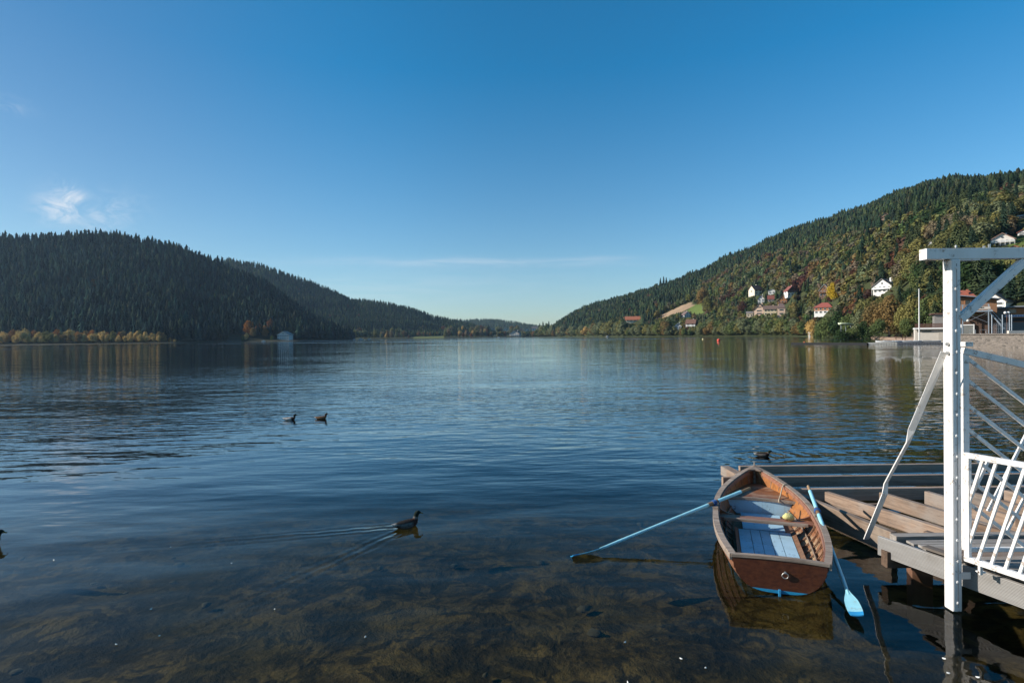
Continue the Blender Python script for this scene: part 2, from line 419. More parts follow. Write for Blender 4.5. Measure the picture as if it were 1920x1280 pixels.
# stones lying on the bed
mb = MB()
for k in range(70):
    y = 4.2 + 9 * rng.random() ** 1.2; x = (rng.random() * 2 - 1) * (y * .95 + .5)
    r = .025 + .05 * rng.random() ** 2
    b = len(mb.v); mb.sphere((x, y, float(bed_z(x, y)) + .03 + r * .1), r, 8, 0, (1 + rng.random() * .6, 1 + rng.random() * .5, .35 + .3 * rng.random()))
    for q in range(b, len(mb.v)):
        v = Vector(mb.v[q]); d = mnoise.noise(v * 14 + Vector((k, 0, 0))) * r * .9; mb.v[q] = (v.x + d, v.y + d * .7, v.z + d * .4)
st = mb.build('lake_bed_stones', plain('mossy_stone', (.022, .018, .011), .9, .45, 9, bump=.02), None, 60); st['kind'] = 'stuff'

DUCKS = {}
def duck_spot(px, py): return PZ(px, py, 0.0)
DUCKS['a'] = (duck_spot(764, 987), (.80, .60)); DUCKS['b'] = (duck_spot(544, 787.5), (1., .05)); DUCKS['c'] = (duck_spot(603, 785.5), (1., .02))
DUCKS['d'] = (duck_spot(1431, 855), (.97, -.2)); DUCKS['e'] = (duck_spot(-26, 1021), (.98, .18))

t = NT('lake_water'); g = t.n('ShaderNodeNewGeometry').outputs['Position']
sep = t.n('ShaderNodeSeparateXYZ'); t.put(sep.inputs[0], g); X, Y = sep.outputs[0], sep.outputs[1]
patch = t.noise(t.mapping(g, (.035, .06, 1)), 1., 3, .5)
patch2 = t.noise(t.mapping(g, (.006, .02, 1)), 1., 3, .5)
w1 = t.noise(t.mapping(g, (1.05, 2.9, 1), (0, 0, radians(-9))), 1., 2, .45)
w2 = t.noise(t.mapping(g, (2.6, 7.5, 1), (0, 0, radians(7))), 1., 2, .5)
w3 = t.noise(t.mapping(g, (.22, .5, 1), (0, 0, radians(-16))), 1., 2, .5)
near = t.mrange(Y, 9., 22.)
amp = t.M('MULTIPLY', t.M('MULTIPLY_ADD', near, .72, .28), t.mrange(patch, .32, .68, .35, 1.25))
amp2 = t.M('MULTIPLY', t.M('MULTIPLY_ADD', near, .8, .2), t.mrange(patch2, .35, .65, .3, 1.3))
amp = t.M('MULTIPLY', amp, t.mrange(Y, 30., 75., 1., .42))
h = t.M('MULTIPLY', t.M('MULTIPLY', w1, .047), amp)
h = t.M('ADD', h, t.M('MULTIPLY', t.M('MULTIPLY', w2, .012), t.M('MULTIPLY', amp2, amp)))
h = t.M('ADD', h, t.M('MULTIPLY', w3, .07))
def wake(d, A, alpha, k, length, w=.16):
    (p, hd) = d; L = sqrt(hd[0] ** 2 + hd[1] ** 2); hx, hy = hd[0] / L, hd[1] / L
    rx = t.M('SUBTRACT', X, p.x + hx * .1); ry = t.M('SUBTRACT', Y, p.y + hy * .1)
    s = t.M('MULTIPLY', t.M('ADD', t.M('MULTIPLY', rx, hx), t.M('MULTIPLY', ry, hy)), -1.)
    s = t.M('MAXIMUM', s, -1.)
    l = t.M('ABSOLUTE', t.M('ADD', t.M('MULTIPLY', rx, -hy), t.M('MULTIPLY', ry, hx)))
    e = t.M('SUBTRACT', l, t.M('MULTIPLY', s, math.tan(alpha)))
    ww = t.M('MULTIPLY_ADD', s, .05, w)
    e = t.M('ADD', e, t.M('MULTIPLY_ADD', t.noise(g, 2.6, 2, .5), .16, -.08))
    q = t.M('DIVIDE', e, ww)
    env = t.M('EXPONENT', t.M('MULTIPLY', t.M('MULTIPLY', q, q), -1.))
    env = t.M('MULTIPLY', env, t.M('MULTIPLY', t.mrange(s, -.02, .35), t.M('EXPONENT', t.M('MULTIPLY', s, -1. / length))))
    arm = t.M('MULTIPLY', t.M('SINE', t.M('MULTIPLY', e, k)), env)
    ins = t.M('MULTIPLY', t.mrange(e, -.05, -.3), t.M('MULTIPLY', t.mrange(s, .1, .5), t.M('EXPONENT', t.M('MULTIPLY', s, -1. / (length * .45)))))
    tr = t.M('MULTIPLY', t.M('SINE', t.M('MULTIPLY_ADD', l, 14., t.M('MULTIPLY', s, k * .9))), t.M('MULTIPLY', ins, .25))
    return t.M('MULTIPLY', t.M('ADD', arm, tr), A)
def rings(p, A, k, length, r0=.12):
    rx = t.M('SUBTRACT', X, p.x); ry = t.M('SUBTRACT', Y, p.y)
    r = t.M('SQRT', t.M('ADD', t.M('MULTIPLY', rx, rx), t.M('MULTIPLY', ry, ry)))
    return t.M('MULTIPLY', t.M('MULTIPLY', t.M('SINE', t.M('MULTIPLY', r, k)), t.M('EXPONENT', t.M('MULTIPLY', r, -1. / length))), A)
h = t.M('ADD', h, wake(DUCKS['a'], .0048, radians(24), 34., 1.2))
h = t.M('ADD', h, wake(DUCKS['e'], .004, radians(22), 26., 1.6))
h = t.M('ADD', h, wake(DUCKS['b'], .006, radians(20), 16., 1.4, .25))
h = t.M('ADD', h, wake(DUCKS['c'], .006, radians(20), 16., 1.4, .25))
h = t.M('ADD', h, rings(DUCKS['d'][0], .007, 17., 1.1))
nb = t.bump(h, 1.0)
inc = t.n('ShaderNodeNewGeometry').outputs['Incoming']
dt = t.n('ShaderNodeVectorMath', operation='DOT_PRODUCT'); t.put(dt.inputs[0], inc); t.put(dt.inputs[1], nb)
FR = t.M('MULTIPLY_ADD', t.M('POWER', t.M('SUBTRACT', 1., t.M('MINIMUM', t.M('ABSOLUTE', dt.outputs['Value']), 1.)), 5.), .98, .02)
gl = t.n('ShaderNodeBsdfGlossy'); t.put(gl.inputs['Normal'], nb); gl.inputs['Color'].default_value = (1, 1, 1, 1)
band = t.M('MULTIPLY', t.mrange(t.noise(t.mapping(g, (.0016, .016, 1), (0, 0, radians(4))), 1., 3, .55), .54, .62), t.mrange(Y, 90., 260.))
t.put(gl.inputs['Roughness'], t.M('MULTIPLY_ADD', band, .13, t.mrange(Y, 25., 300., .010, .032)))
tp = t.n('ShaderNodeBsdfTransparent'); tp.inputs[0].default_value = (.97, .98, .97, 1)
mx = t.n('ShaderNodeMixShader'); t.put(mx.inputs[0], t.M('MULTIPLY', FR, t.mrange(FR, .04, .32, .56, 1.2, False))); t.put(mx.inputs[1], tp.outputs[0]); t.put(mx.inputs[2], gl.outputs[0])
va = t.n('ShaderNodeVolumeAbsorption'); va.inputs[0].default_value = (.62, .60, .25, 1); va.inputs[1].default_value = .42
water_mat = t.out(mx.outputs[0], va.outputs[0])
gx = sorted(set([0.] + [sg * q for q in (2, 4, 6, 9, 13, 18, 25, 35, 50, 70, 100, 140, 200, 280, 400, 560, 800, 1100, 1600, 2200, 3200, 4500, 6500) for sg in (-1., 1.)]))
gy = [-3., 0, 2, 4, 6, 8, 10, 13, 17, 22, 28, 36, 46, 60, 78, 100, 130, 170, 220, 280, 360, 460, 600, 780, 1000, 1300, 1700, 2200, 2900, 3800, 5000, 6497]
nx_, ny_ = len(gx), len(gy); vs = [(x, y, 0.) for y in gy for x in gx]; fs = [(j * nx_ + i, j * nx_ + i + 1, j * nx_ + nx_ + i + 1, j * nx_ + nx_ + i) for j in range(ny_ - 1) for i in range(nx_ - 1)]
rim = [i for i in range(nx_)] + [j * nx_ + nx_ - 1 for j in range(1, ny_)] + [(ny_ - 1) * nx_ + i for i in range(nx_ - 2, -1, -1)] + [j * nx_ for j in range(ny_ - 2, 0, -1)]
b0 = len(vs); vs += [(vs[i][0], vs[i][1], -9.) for i in rim]; nr = len(rim)
fs += [(rim[(k + 1) % nr], rim[k], b0 + k, b0 + (k + 1) % nr) for k in range(nr)] + [tuple(b0 + k for k in range(nr))[::-1]]
mb = MB(); mb.add(vs, fs)
o = mb.build('lake', water_mat); o['kind'] = 'structure'

SKY_DUST = .8; SKY_OZONE = 2.0; SKY_HI = (.11, .80, 1.06); SKY_LO = (.86, .94, .95); SKY_SUN = (.30, .62, .78); SKY_STR = .098; SUN_STR = 5.0; EXPO = 0.5; HAZE_D = .00004; CLOUD = (6.5, 6.6, 6.8)
t = NT('grooved_weathered_board'); oc = obj_coord(t)
sp_ = t.n('ShaderNodeSeparateXYZ'); t.put(sp_.inputs[0], oc)
gr = t.M('SINE', t.M('MULTIPLY', sp_.outputs[2], 420.)); nz = t.noise(t.mapping(oc, (1.5, 20, 20)), 1., 5, .6); np_ = t.noise(oc, 2.2, 4, .6)
col = t.mix(nz, (.25, .232, .215), (.43, .41, .39)); col = t.mix(t.mrange(np_, .5, .75, 0, .6), col, (.22, .19, .16)); col = t.mix(t.mrange(gr, .2, .9, 0, .35), col, (.10, .095, .09))
M['grooved'] = t.out(t.principled(col, .85, 0., t.bump(gr, .003), .3))
M['edge_wood'] = wood('dark_edge_wood', (.07, .055, .045), (.15, .125, .105), (.10, .08, .065))
M['rib'] = wood('brown_rib_wood', (.13, .062, .034), (.22, .115, .065), (.19, .12, .08), grain=24)
M['bow_wood'] = wood('worn_bow_seat_wood', (.17, .06, .024), (.30, .125, .05), (.36, .24, .16), grain=14, rough=.5, patch=3.5, spec=.4)
M['seam'] = plain('grimy_grey_paint', (.26, .24, .23), .7, .3, 9)
M['rust'] = plain('rusty_steel', (.16, .065, .03), .85, .3, 6)
M['feather'] = plain('white_feather', (.75, .74, .70), .8)
M['pile_wood'] = plain('wet_brown_pile', (.17, .085, .05), .7, .5, 5, stretch=(2, 2, .6))
def banded(name, base_mat_args, zsplit, low, wob=.006):
    """varnish above, blue paint below a level"""
    t = NT(name); oc = obj_coord(t); s_ = t.n('ShaderNodeSeparateXYZ'); t.put(s_.inputs[0], oc)
    c1, c2, c3, rough = base_mat_args
    g = t.noise(t.mapping(oc, (14, 2., 26)), 1., 6, .65, .5); p = t.noise(oc, 5., 5, .65); q = t.noise(t.mapping(oc, (30, 4, 60)), 1., 4, .7)
    col = t.mix(t.mrange(g, .35, .65), c1, c2); col = t.mix(t.mrange(p, .55, .75, 0, .7), col, c3); col = t.mix(t.mrange(q, .68, .74, 0, .5), col, (.45, .36, .28))
    lowc = t.mix(p, tuple(x * .7 for x in low), tuple(x * 1.25 for x in low))
    f = t.mrange(s_.outputs[2], zsplit - wob, zsplit + wob)
    return t.out(t.principled(t.mix(f, lowc, col), rough, 0., t.bump(g, .002), .45))
M['hull_paint'] = banded('hull_varnish_and_blue', ((.15, .06, .03), (.26, .12, .065), (.36, .24, .16), .5), .07, (.03, .22, .40))
M['transom'] = banded('transom_varnish_and_blue', ((.052, .015, .007), (.090, .028, .012), (.14, .066, .034), .38), .055, (.02, .24, .44))
M['head_wood'] = wood('pale_brown_head_wood', (.24, .165, .12), (.38, .27, .20), (.31, .24, .19))
M['knot_wood'] = wood('knotty_grey_brown_wood', (.13, .088, .06), (.27, .195, .145), (.30, .24, .19), grain=14)
# ------------------------------------------------------------------ houses: where they stand (used to keep trees out of their way)
# px0, px1, py_top, py_base, hill, d(optional)
HOUSES = []
def house(px0, px1, top, base, label, hill=HD, cat='house', gable='front', yaw=0., walls=(.72, .69, .64), roof=(.12, .08, .07), rows=2, cols=3, depth=.9,
          eave=.52, balcony=False, chimney=True, timber=None, shutters=None, hip=False, dist=None, name='house', door=False, wing=None, group=None, cut=0):
    pm = (px0 + px1) / 2
    q = hill.hit(pm, base) if dist is None else P(pm, base, dist)
    d = q.y; k = d / FPX
    W = (px1 - px0) * k / 1.04; Ht = (base - top) * k; HOUSES.append((px0, px1, top, base - cut, d))
    rz = -atan2(q.x, q.y) + radians(yaw)
    if dist is None: q.z = max(hill.at(q.x + sx * W * .5 * cos(rz), q.y + sx * W * .5 * sin(rz)) for sx in (-1, 0, 1)) * .35 + q.z * .65 - .2
    r = thing(name, (q.x, q.y, q.z), rz, label, cat, group)
    W *= (1 - abs(sin(radians(yaw))) * .35)
    D = W * depth; H = Ht * eave; ov = .05 * W + .25
    wm = plain(name + '_wall', walls, .85, .1, 1.5); rm = plain(name + '_roof', roof, .8, .3, 1.2, stretch=(1, 1, 4))
    gl = M['window_glass']; fm = M['frame_white']
    y0, y1 = -D * .0, D
    sink = 3.0
    b = MB(); b.box((0, D / 2, (H - sink) / 2), (W, D, H + sink))
    if hip: pass
    elif gable == 'front': b.prism([(-W / 2, 0, H), (W / 2, 0, H), (0, 0, Ht)], (0, D, 0))
    else: b.prism([(-W / 2, 0, H), (-W / 2, D, H), (-W / 2, D / 2, Ht)], (W, 0, 0))
    b.build('wall', wm, r)
    if timber:
        tb = MB(); z0 = H * timber[1]
        if gable == 'front' and not hip: tb.prism([(-W / 2 - .04, 0, z0), (W / 2 + .04, 0, z0), (W / 2 + .04, 0, H), (0, 0, Ht - .2), (-W / 2 - .04, 0, H)], (0, -.12, 0))
        else: tb.box((0, D / 2, (z0 + H) / 2), (W + .16, D + .2, H - z0))
        tb.build('timber_cladding', M[timber[0]], r)
    th = .22 + .012 * W; rf = MB()
    if hip:
        e = ov; A = [(-W / 2 - e, -e, H - .1), (W / 2 + e, -e, H - .1), (W / 2 + e, D + e, H - .1), (-W / 2 - e, D + e, H - .1)]; rl = W * .18
        T = [(-rl, D / 2, Ht), (rl, D / 2, Ht)]
        rf.add(A + T, [(0, 1, 5, 4), (1, 2, 5), (2, 3, 4, 5), (3, 0, 4), (3, 2, 1, 0)])
    elif gable == 'front':
        sl = (Ht - H) / (W / 2); xo = W / 2 + ov; zo = H - sl * ov
        rf.prism([(-xo, -ov, zo), (0, -ov, Ht), (xo, -ov, zo), (xo, -ov, zo + th), (0, -ov, Ht + th * 1.2), (-xo, -ov, zo + th)], (0, D + 2 * ov, 0))
    else:
        sl = (Ht - H) / (D / 2); yo = ov; zo = H - sl * ov
        rf.prism([(-W / 2 - ov, -yo, zo), (-W / 2 - ov, D / 2, Ht), (-W / 2 - ov, D + yo, zo), (-W / 2 - ov, D + yo, zo + th), (-W / 2 - ov, D / 2, Ht + th * 1.2), (-W / 2 - ov, -yo, zo + th)], (W + 2 * ov, 0, 0))
    ro = rf.build('roof', rm, r)
    if chimney:
        c = MB(); c.box((W * .22, D * .62, Ht * .93), (.07 * W + .2, .07 * W + .2, Ht * .32)); c.box((W * .22, D * .62, Ht * 1.1), (.085 * W + .25, .085 * W + .25, .12))
        c.build('chimney', plain(name + '_chimney', tuple(min(x * 1.1, .8) for x in walls), .9), ro)
    ww = W / (cols * 2.1); wh = min(1.5, H / rows * .5)
    for a in range(rows):
        for c in range(cols):
            x = -W / 2 + W * (c + .5) / cols; z = H * (a + .5) / rows
            w_ = MB(); w_.box((x, -.16, z), (ww, .10, wh)); wo = w_.build('window', gl, r)
            f_ = MB()
            for sx in (-1, 1): f_.box((x + sx * (ww / 2 + .05), -.17, z), (.1, .16, wh + .2))
            for sz in (-1, 1): f_.box((x, -.17, z + sz * (wh / 2 + .05)), (ww, .16, .1))
            f_.build('frame', fm, wo)
            if shutters:
                for sx in (-1, 1):
                    s_ = MB(); s_.box((x + sx * (ww * .78), -.19, z), (ww * .42, .07, wh + .1)); s_.build('shutter', shutters, r)
    if gable == 'front' and not hip and Ht - H > 2.5:
        w_ = MB(); w_.box((0, -.16, H + (Ht - H) * .36), (ww * .9, .10, wh * .8)); w_.build('window', gl, r)
    for sx in (-1,):
        w_ = MB(); w_.box((sx * (W / 2 + .03), D * .5, H * .66), (.1, D * .22, wh)); w_.build('window', gl, r)
    if balcony:
        zb = H * balcony
        bl = MB(); bl.box((0, -1.0, zb), (W * 1.02, 1.6, .2)); 
        for i in range(6): bl.box((-W * .49 + W * .98 * i / 5, -1.7, zb / 2 - .8), (.16, .16, zb + 1.4)) if i % 5 == 0 or wing == 'posts' else None
        bo = bl.build('balcony', M['frame_white'] if balcony and timber is None else M['chalet_wood'], r)
        rl = MB(); rl.box((0, -1.77, zb + .62), (W * 1.0, .08, .75)); rl.build('railing', M['frame_white'] if timber is None else M['chalet_wood'], bo)
    return r
M['window_glass'] = plain('dark_window_glass', (.03, .035, .04), .12)
M['frame_white'] = plain('white_frame_paint', (.72, .71, .69), .6, .1)
M['chalet_wood'] = plain('brown_chalet_boards', (.20, .10, .05), .8, .3, 3, stretch=(4, 4, .3))
M['orange_wood'] = plain('orange_timber_boards', (.36, .15, .055), .7, .25, 3, stretch=(4, 4, .3))
M['shutter'] = plain('brown_shutter_paint', (.10, .045, .03), .7)
RED = (.27, .085, .05); BROWN = (.16, .08, .055); GREY = (.115, .105, .10); DRED = (.20, .06, .045)
WHITE = (.74, .72, .69); CREAM = (.66, .56, .42); PINK = (.66, .46, .34)

house(1173, 1201, 596, 606, 'long orange tiled roof over the shore trees below the dark spruces', gable='side', walls=CREAM, roof=(.36, .12, .06), rows=1, cols=4, eave=.45, depth=.5)
house(1281, 1298, 585, 598, 'small brown roofed house under the green meadow beside the bare soil slope', gable='front', yaw=30, walls=WHITE, roof=(.14, .09, .08), cut=4)
house(1264, 1278, 606, 619, 'small white gabled house among the shore trees with pale roof edges', walls=WHITE, roof=(.20, .19, .18), cols=2, cut=2)
house(1285, 1304, 600, 615, 'white house with a red chimney and long brown roof above shore trees', gable='side', yaw=-12, walls=WHITE, roof=BROWN, cols=2, cut=4)
house(1410, 1434, 537, 554, 'cream house with a brown ridge roof and sunlit pale end wall', gable='side', yaw=42, walls=(.72, .64, .5), roof=BROWN, cols=2, cut=1)
house(1441, 1453, 543, 553, 'little pale shed with a white flat edge between cream house and dark spruces', walls=WHITE, roof=(.3, .29, .28), rows=1, cols=2, chimney=False, eave=.7, cut=2)
house(1475, 1496, 536, 554, 'white house with dark red gable in front of the tallest dark spruces', gable='front', yaw=25, walls=WHITE, roof=DRED, timber=('shutter', .62), cut=2)
house(1421, 1433, 554, 570, 'white gable with steep brown roof behind a dark cypress', walls=WHITE, roof=DRED, cols=2, cut=3)
house(1440, 1452, 555, 568, 'red roofed annexe to the right of a dark cypress', gable='side', walls=(.25, .2, .18), roof=DRED, rows=1, cols=2, chimney=False, cut=4)
house(1459, 1475, 556, 575, 'timber chalet with orange boarded front and brown gable', walls=PINK, roof=BROWN, timber=('orange_wood', .2), balcony=.5, cut=2)
house(1414, 1433, 571, 592, 'pinkish villa wing with a steep hooded gable over the shore trees', walls=PINK, roof=(.15, .10, .08), eave=.5, cols=1, yaw=-8, cut=4)
house(1433, 1456, 576, 594, 'cream villa range with rows of windows behind the bronze tree', gable='side', walls=(.70, .56, .36), roof=(.15, .10, .08), cols=4, eave=.7, depth=.5, cut=8)
house(1458, 1472, 570, 593, 'pinkish villa tower with steep pointed brown roof', walls=PINK, roof=(.15, .1, .09), cols=1, hip=True, eave=.6, chimney=False, cut=6)
house(1400, 1412, 585, 596, 'low cream outbuilding at the left end of the villa', gable='side', walls=CREAM, roof=(.2, .18, .17), rows=1, cols=2, eave=.75, chimney=False, cut=3)
house(1536, 1555, 536, 558, 'white edged chalet gable below the bright yellow tree', walls=(.16, .10, .07), roof=(.55, .53, .5), timber=('chalet_wood', .1), balcony=.55, cut=4, yaw=-10)
house(1634, 1674, 528, 553, 'large white house with grey hipped gable and flowered balcony', gable='front', yaw=-28, walls=WHITE, roof=(.17, .15, .14), rows=2, cols=4, eave=.5, balcony=.5, timber=None, depth=.8, cut=2)
house(1526, 1560, 573, 594, 'red hip roofed house with orange timber upper storey', walls=WHITE, roof=(.28, .075, .055), hip=True, timber=('orange_wood', .45), rows=2, cols=4, eave=.55, chimney=False, yaw=-14, shutters=None, cut=2)
house(1860, 1898, 438, 460, 'big white villa with glazed veranda high on the right slope', walls=(.78, .72, .66), roof=(.30, .18, .14), rows=2, cols=5, eave=.5, balcony=.45, wing='posts', yaw=8, cut=0)
house(1911, 1932, 429, 441, 'white walled house with a red roof at the photo edge above the meadow', walls=WHITE, roof=RED, cols=2, cut=0)
house(1908, 1940, 402, 409, 'flat pale roofed house topmost on the right slope', gable='side', walls=(.3, .27, .24), roof=(.6, .58, .55), rows=1, cols=3, eave=.75, chimney=False, depth=.5)
house(1889, 1915, 461, 472, 'red tiled roof peeking over the white gateway beam', walls=CREAM, roof=(.33, .10, .06), cols=2, chimney=False, gable='front')
house(1843, 1885, 551, 580, 'white gabled house behind the timber restaurant', walls=(.80, .77, .72), roof=(.16, .14, .12), cols=2, yaw=-22, chimney=False, cut=3)
house(1741, 1748, 453, 460, 'tiny white house lost in the wood above the gateway beam', walls=WHITE, roof=(.3, .25, .2), rows=1, cols=1, chimney=False)
house(516, 546, 622, 637.2, 'long white lakeside hotel at the foot of the dark wooded hill', hill=HA, walls=(.62, .61, .59), roof=(.25, .24, .23), rows=2, cols=6, eave=.62, yaw=-32, chimney=False, depth=.6, cat='hotel', name='hotel', shutters=None)
house(764, 781, 616, 627, 'red roofed chalet furthest left at the far end of the lake', hill=HE, walls=(.3, .2, .15), roof=RED, cols=2, yaw=30, eave=.45)
house(786, 802, 617, 626, 'red roofed chalet on top of the green lakeside field', hill=HE, walls=(.5, .4, .3), roof=RED, cols=2, yaw=35, eave=.4)
house(808, 822, 616.5, 624, 'white fronted chalet at the right top of the lakeside field', hill=HE, walls=WHITE, roof=(.2, .09, .07), cols=3, eave=.5)
house(954, 975, 619, 631, 'tall hotel with brown balconies on the far shore', hill=HE, walls=(.62, .56, .48), roof=(.17, .12, .1), cols=4, rows=3, balcony=.5, timber=None, cat='hotel', name='hotel', yaw=-15)
house(920, 930, 614.5, 621, 'grey roofed house leftmost of the far village', hill=HE, walls=(.35, .34, .34), roof=GREY, cols=2)
house(943, 953, 613.5, 620, 'pale house with brown roof in the far village above the tall hotel', hill=HE, walls=CREAM, roof=BROWN, cols=2)
house(974, 980, 615, 620, 'little orange walled house in the far village', hill=HE, walls=(.55, .32, .2), roof=RED, cols=2)
house(983, 993, 614.5, 621, 'cream house with red roof in the far village beside the tall hotel', hill=HE, walls=CREAM, roof=RED, cols=2)
house(997, 1008, 611.5, 620, 'white house with long roof beside the conifers of the far village', hill=HE, walls=WHITE, roof=GREY, cols=2, gable='side')

# ------------------------------------------------------------------ tree templates
def np_conifer(seed, tiers=8, n=7, slim=.16):
    """unit height conifer: jagged drooping skirts"""
    r = random.Random(seed); v = []; f = []
    zb = .10 + .06 * r.random()
    for i in range(tiers):
        a = i / tiers; z0 = zb + (1 - zb) * a ** .92; z1 = min(1.0, z0 + (1.9 / tiers) * (1.05 - a * .35))
        rad = slim * (1 - a) ** .8 * (.8 + .4 * r.random()) + .006
        b = len(v); v.append((0, 0, z1)); ox, oy = (r.random() - .5) * .02, (r.random() - .5) * .02
        for k in range(2 * n):
            ang = pi * k / n + r.random() * .35 + i
            q = rad * ((.72 + .5 * r.random()) if k % 2 == 0 else (.38 + .25 * r.random()))
            v.append((ox + q * cos(ang), oy + q * sin(ang), z0 - (.022 if k % 2 == 0 else -.02) * (1.2 - a) + .012 * r.random()))
        for k in range(2 * n): f.append((b, b + 1 + k, b + 1 + (k + 1) % (2 * n)))
    b = len(v); w = .012
    for k in range(3): v.append((w * cos(2.1 * k), w * sin(2.1 * k), -.05))
    v.append((0, 0, .5))
    for k in range(3): f.append((b + k, b + (k + 1) % 3, b + 3))
    return np.array(v), np.array(f)
def np_broad(seed, nq=110, lobes=7, size=.11, lo=.12, flat=.44):
    """unit height broadleaf crown: leaf clumps over several lobes"""
    r = random.Random(seed); L = []
    for i in range(lobes):
        a = 2 * pi * i / lobes + r.random(); z = .28 + .44 * r.random(); w = flat * .52 * (1 - abs(z - .42) * 1.5) * r.random() ** .4
        L.append((w * cos(a), w * sin(a), z, .13 + .10 * r.random()))
    L.append((.03 * r.random(), 0, .80, .15)); L.append((0, 0, .60, .22)); L.append((0, 0, .40, .26))
    v = []; f = []
    for q in range(nq):
        cx, cy, cz, R = L[r.randrange(len(L))]
        th = r.random() * 2 * pi; ph = math.acos(1 - 2 * r.random()); s = R * (.55 + .5 * r.random() ** .6)
        nx, ny, nz = sin(ph) * cos(th), sin(ph) * sin(th), cos(ph)
        x, y, z = cx + s * nx, cy + s * ny, cz + s * nz * 1.05
        if z < lo: z = lo + .1 * r.random()
        nv = (Vector((nx, ny, nz)) + Vector((r.random() - .5, r.random() - .5, r.random() - .2)) * 1.3).normalized()
        a = nv.orthogonal().normalized(); a = Matrix.Rotation(r.random() * 6.28, 3, nv) @ a; b = nv.cross(a)
        h1 = size * (.6 + .7 * r.random()); h2 = h1 * (.5 + .4 * r.random()); o = len(v); p = Vector((x, y, min(z, 1.0)))
        v += [tuple(p - a * h1), tuple(p - b * h2 + a * h1 * .2), tuple(p + a * h1), tuple(p + b * h2 - a * h1 * .15)]
        f += [(o, o + 1, o + 2), (o, o + 2, o + 3)]
    return np.array(v), np.array(f)
def np_trunk(seed, h=.55, w=.022, limbs=5, spread=.3):
    r = random.Random(seed); b = MB()
    b.tube([(0, 0, -.06), (.01 * r.random(), .01, .15), (.02 * (r.random() - .5), .02 * (r.random() - .5), h), (0, 0, h + .3)], [w * 1.35, w, w * .7, w * .15], 6)
    for i in range(limbs):
        a = 2 * pi * i / limbs + r.random(); z = .2 + .3 * r.random(); s = spread * (.6 + .4 * r.random())
        b.tube([(0, 0, z), (s * .45 * cos(a), s * .45 * sin(a), z + .14), (s * cos(a), s * sin(a), z + .32)], [w * .5, w * .32, w * .08], 4)
    return b
CON_LO = [np_conifer(i, 6, 4, .15 + .03 * (i % 3)) for i in range(8)]
CON_HI = [np_conifer(100 + i, 14, 8, .15 + .025 * (i % 3)) for i in range(7)]
BRO_LO = [np_broad(200 + i, 190, 8, .088) for i in range(8)]
BRO_HI = [np_broad(300 + i, 1000, 10, .042) for i in range(7)]
BRO_SH = [np_broad(500 + i, 1000, 9, .042, .015, .46) for i in range(6)]
BRO_XL = [np_broad(400 + i, 2400, 13, .029, .07, .5) for i in range(6)]

def merged_forest(name, items, label, cat='wood', split=None):
    """items: (template, x, y, z, h, wscale, rot, colour) -> ONE mesh"""
    VV = []; FF = []; CC = []; base = 0
    for (v, f), x, y, z, h, ws, rot, c in items:
        cs, sn = cos(rot), sin(rot); s = h * ws
        q = np.empty_like(v); q[:, 0] = x + s * (v[:, 0] * cs - v[:, 1] * sn); q[:, 1] = y + s * (v[:, 0] * sn + v[:, 1] * cs); q[:, 2] = z + h * v[:, 2]
        VV.append(q); FF.append(f + base); base += len(v)
        CC.append(np.tile(np.array([*c, 1.], np.float32), (len(v), 1)))
    V = np.concatenate(VV); F = np.concatenate(FF); C = np.concatenate(CC)
    me = bpy.data.meshes.new(name); me.vertices.add(len(V)); me.vertices.foreach_set('co', V.astype(np.float32).ravel())
    me.loops.add(len(F) * 3); me.loops.foreach_set('vertex_index', F.astype(np.int32).ravel())
    me.polygons.add(len(F)); me.polygons.foreach_set('loop_start', np.arange(0, len(F) * 3, 3, dtype=np.int32))
    me.update(calc_edges=True)
    a = me.color_attributes.new('tint', 'FLOAT_COLOR', 'POINT'); a.data.foreach_set('color', C.ravel())
    me.materials.append(FOREST)
    o = bpy.data.objects.new(name, me); COL.objects.link(o)
    tag(o, label, cat, None, 'stuff'); return o
def jit(c, a=.25):
    k = 1 + (rng.random() - .5) * 2 * a; return tuple(max(.004, x * k * (1 + (rng.random() - .5) * .25)) for x in c)

def spots(hill, sp, umin, umax, dmax_t, dmin_off=8):
    u0, u1 = umin, umax
    dd = np.interp(np.linspace(u0, u1, 50), hill.u, hill.dr).max() * 1.1; d0 = np.interp(np.linspace(u0, u1, 50), hill.u, hill.ds).min()
    xs = np.arange(min(u0 * dd, u0 * d0), max(u1 * dd, u1 * d0), sp); ys = np.arange(d0, dd * 1.05, sp)
    X, Y = np.meshgrid(xs, ys); X = X + nrng.uniform(-.48, .48, X.shape) * sp; Y = Y + nrng.uniform(-.48, .48, Y.shape) * sp
    X = X.ravel(); Y = Y.ravel(); u = X / Y
    ds = np.interp(u, hill.u, hill.ds); dr = np.interp(u, hill.u, hill.dr)
    k = (u > u0) & (u < u1) & (Y > ds + dmin_off) & (Y < ds + (dr - ds) * dmax_t)
    X, Y = X[k], Y[k]; Z = hill.z(X / Y, Y)
    return X, Y, Z
def room_under(px, py, half, d):
    """tallest height that leaves every house behind it in view"""
    lim = 99.
    for a, b, t, bs, hd in HOUSES:
        if d < hd + 9 and a - half < px < b + half and py > t: lim = min(lim, (py - bs) * d / FPX)
    return lim
def hides_house(px, top, half, d):
    for a, b, t, bs, hd in HOUSES:
        if d < hd + 9 and a - half < px < b + half and top < bs: return True
    return False

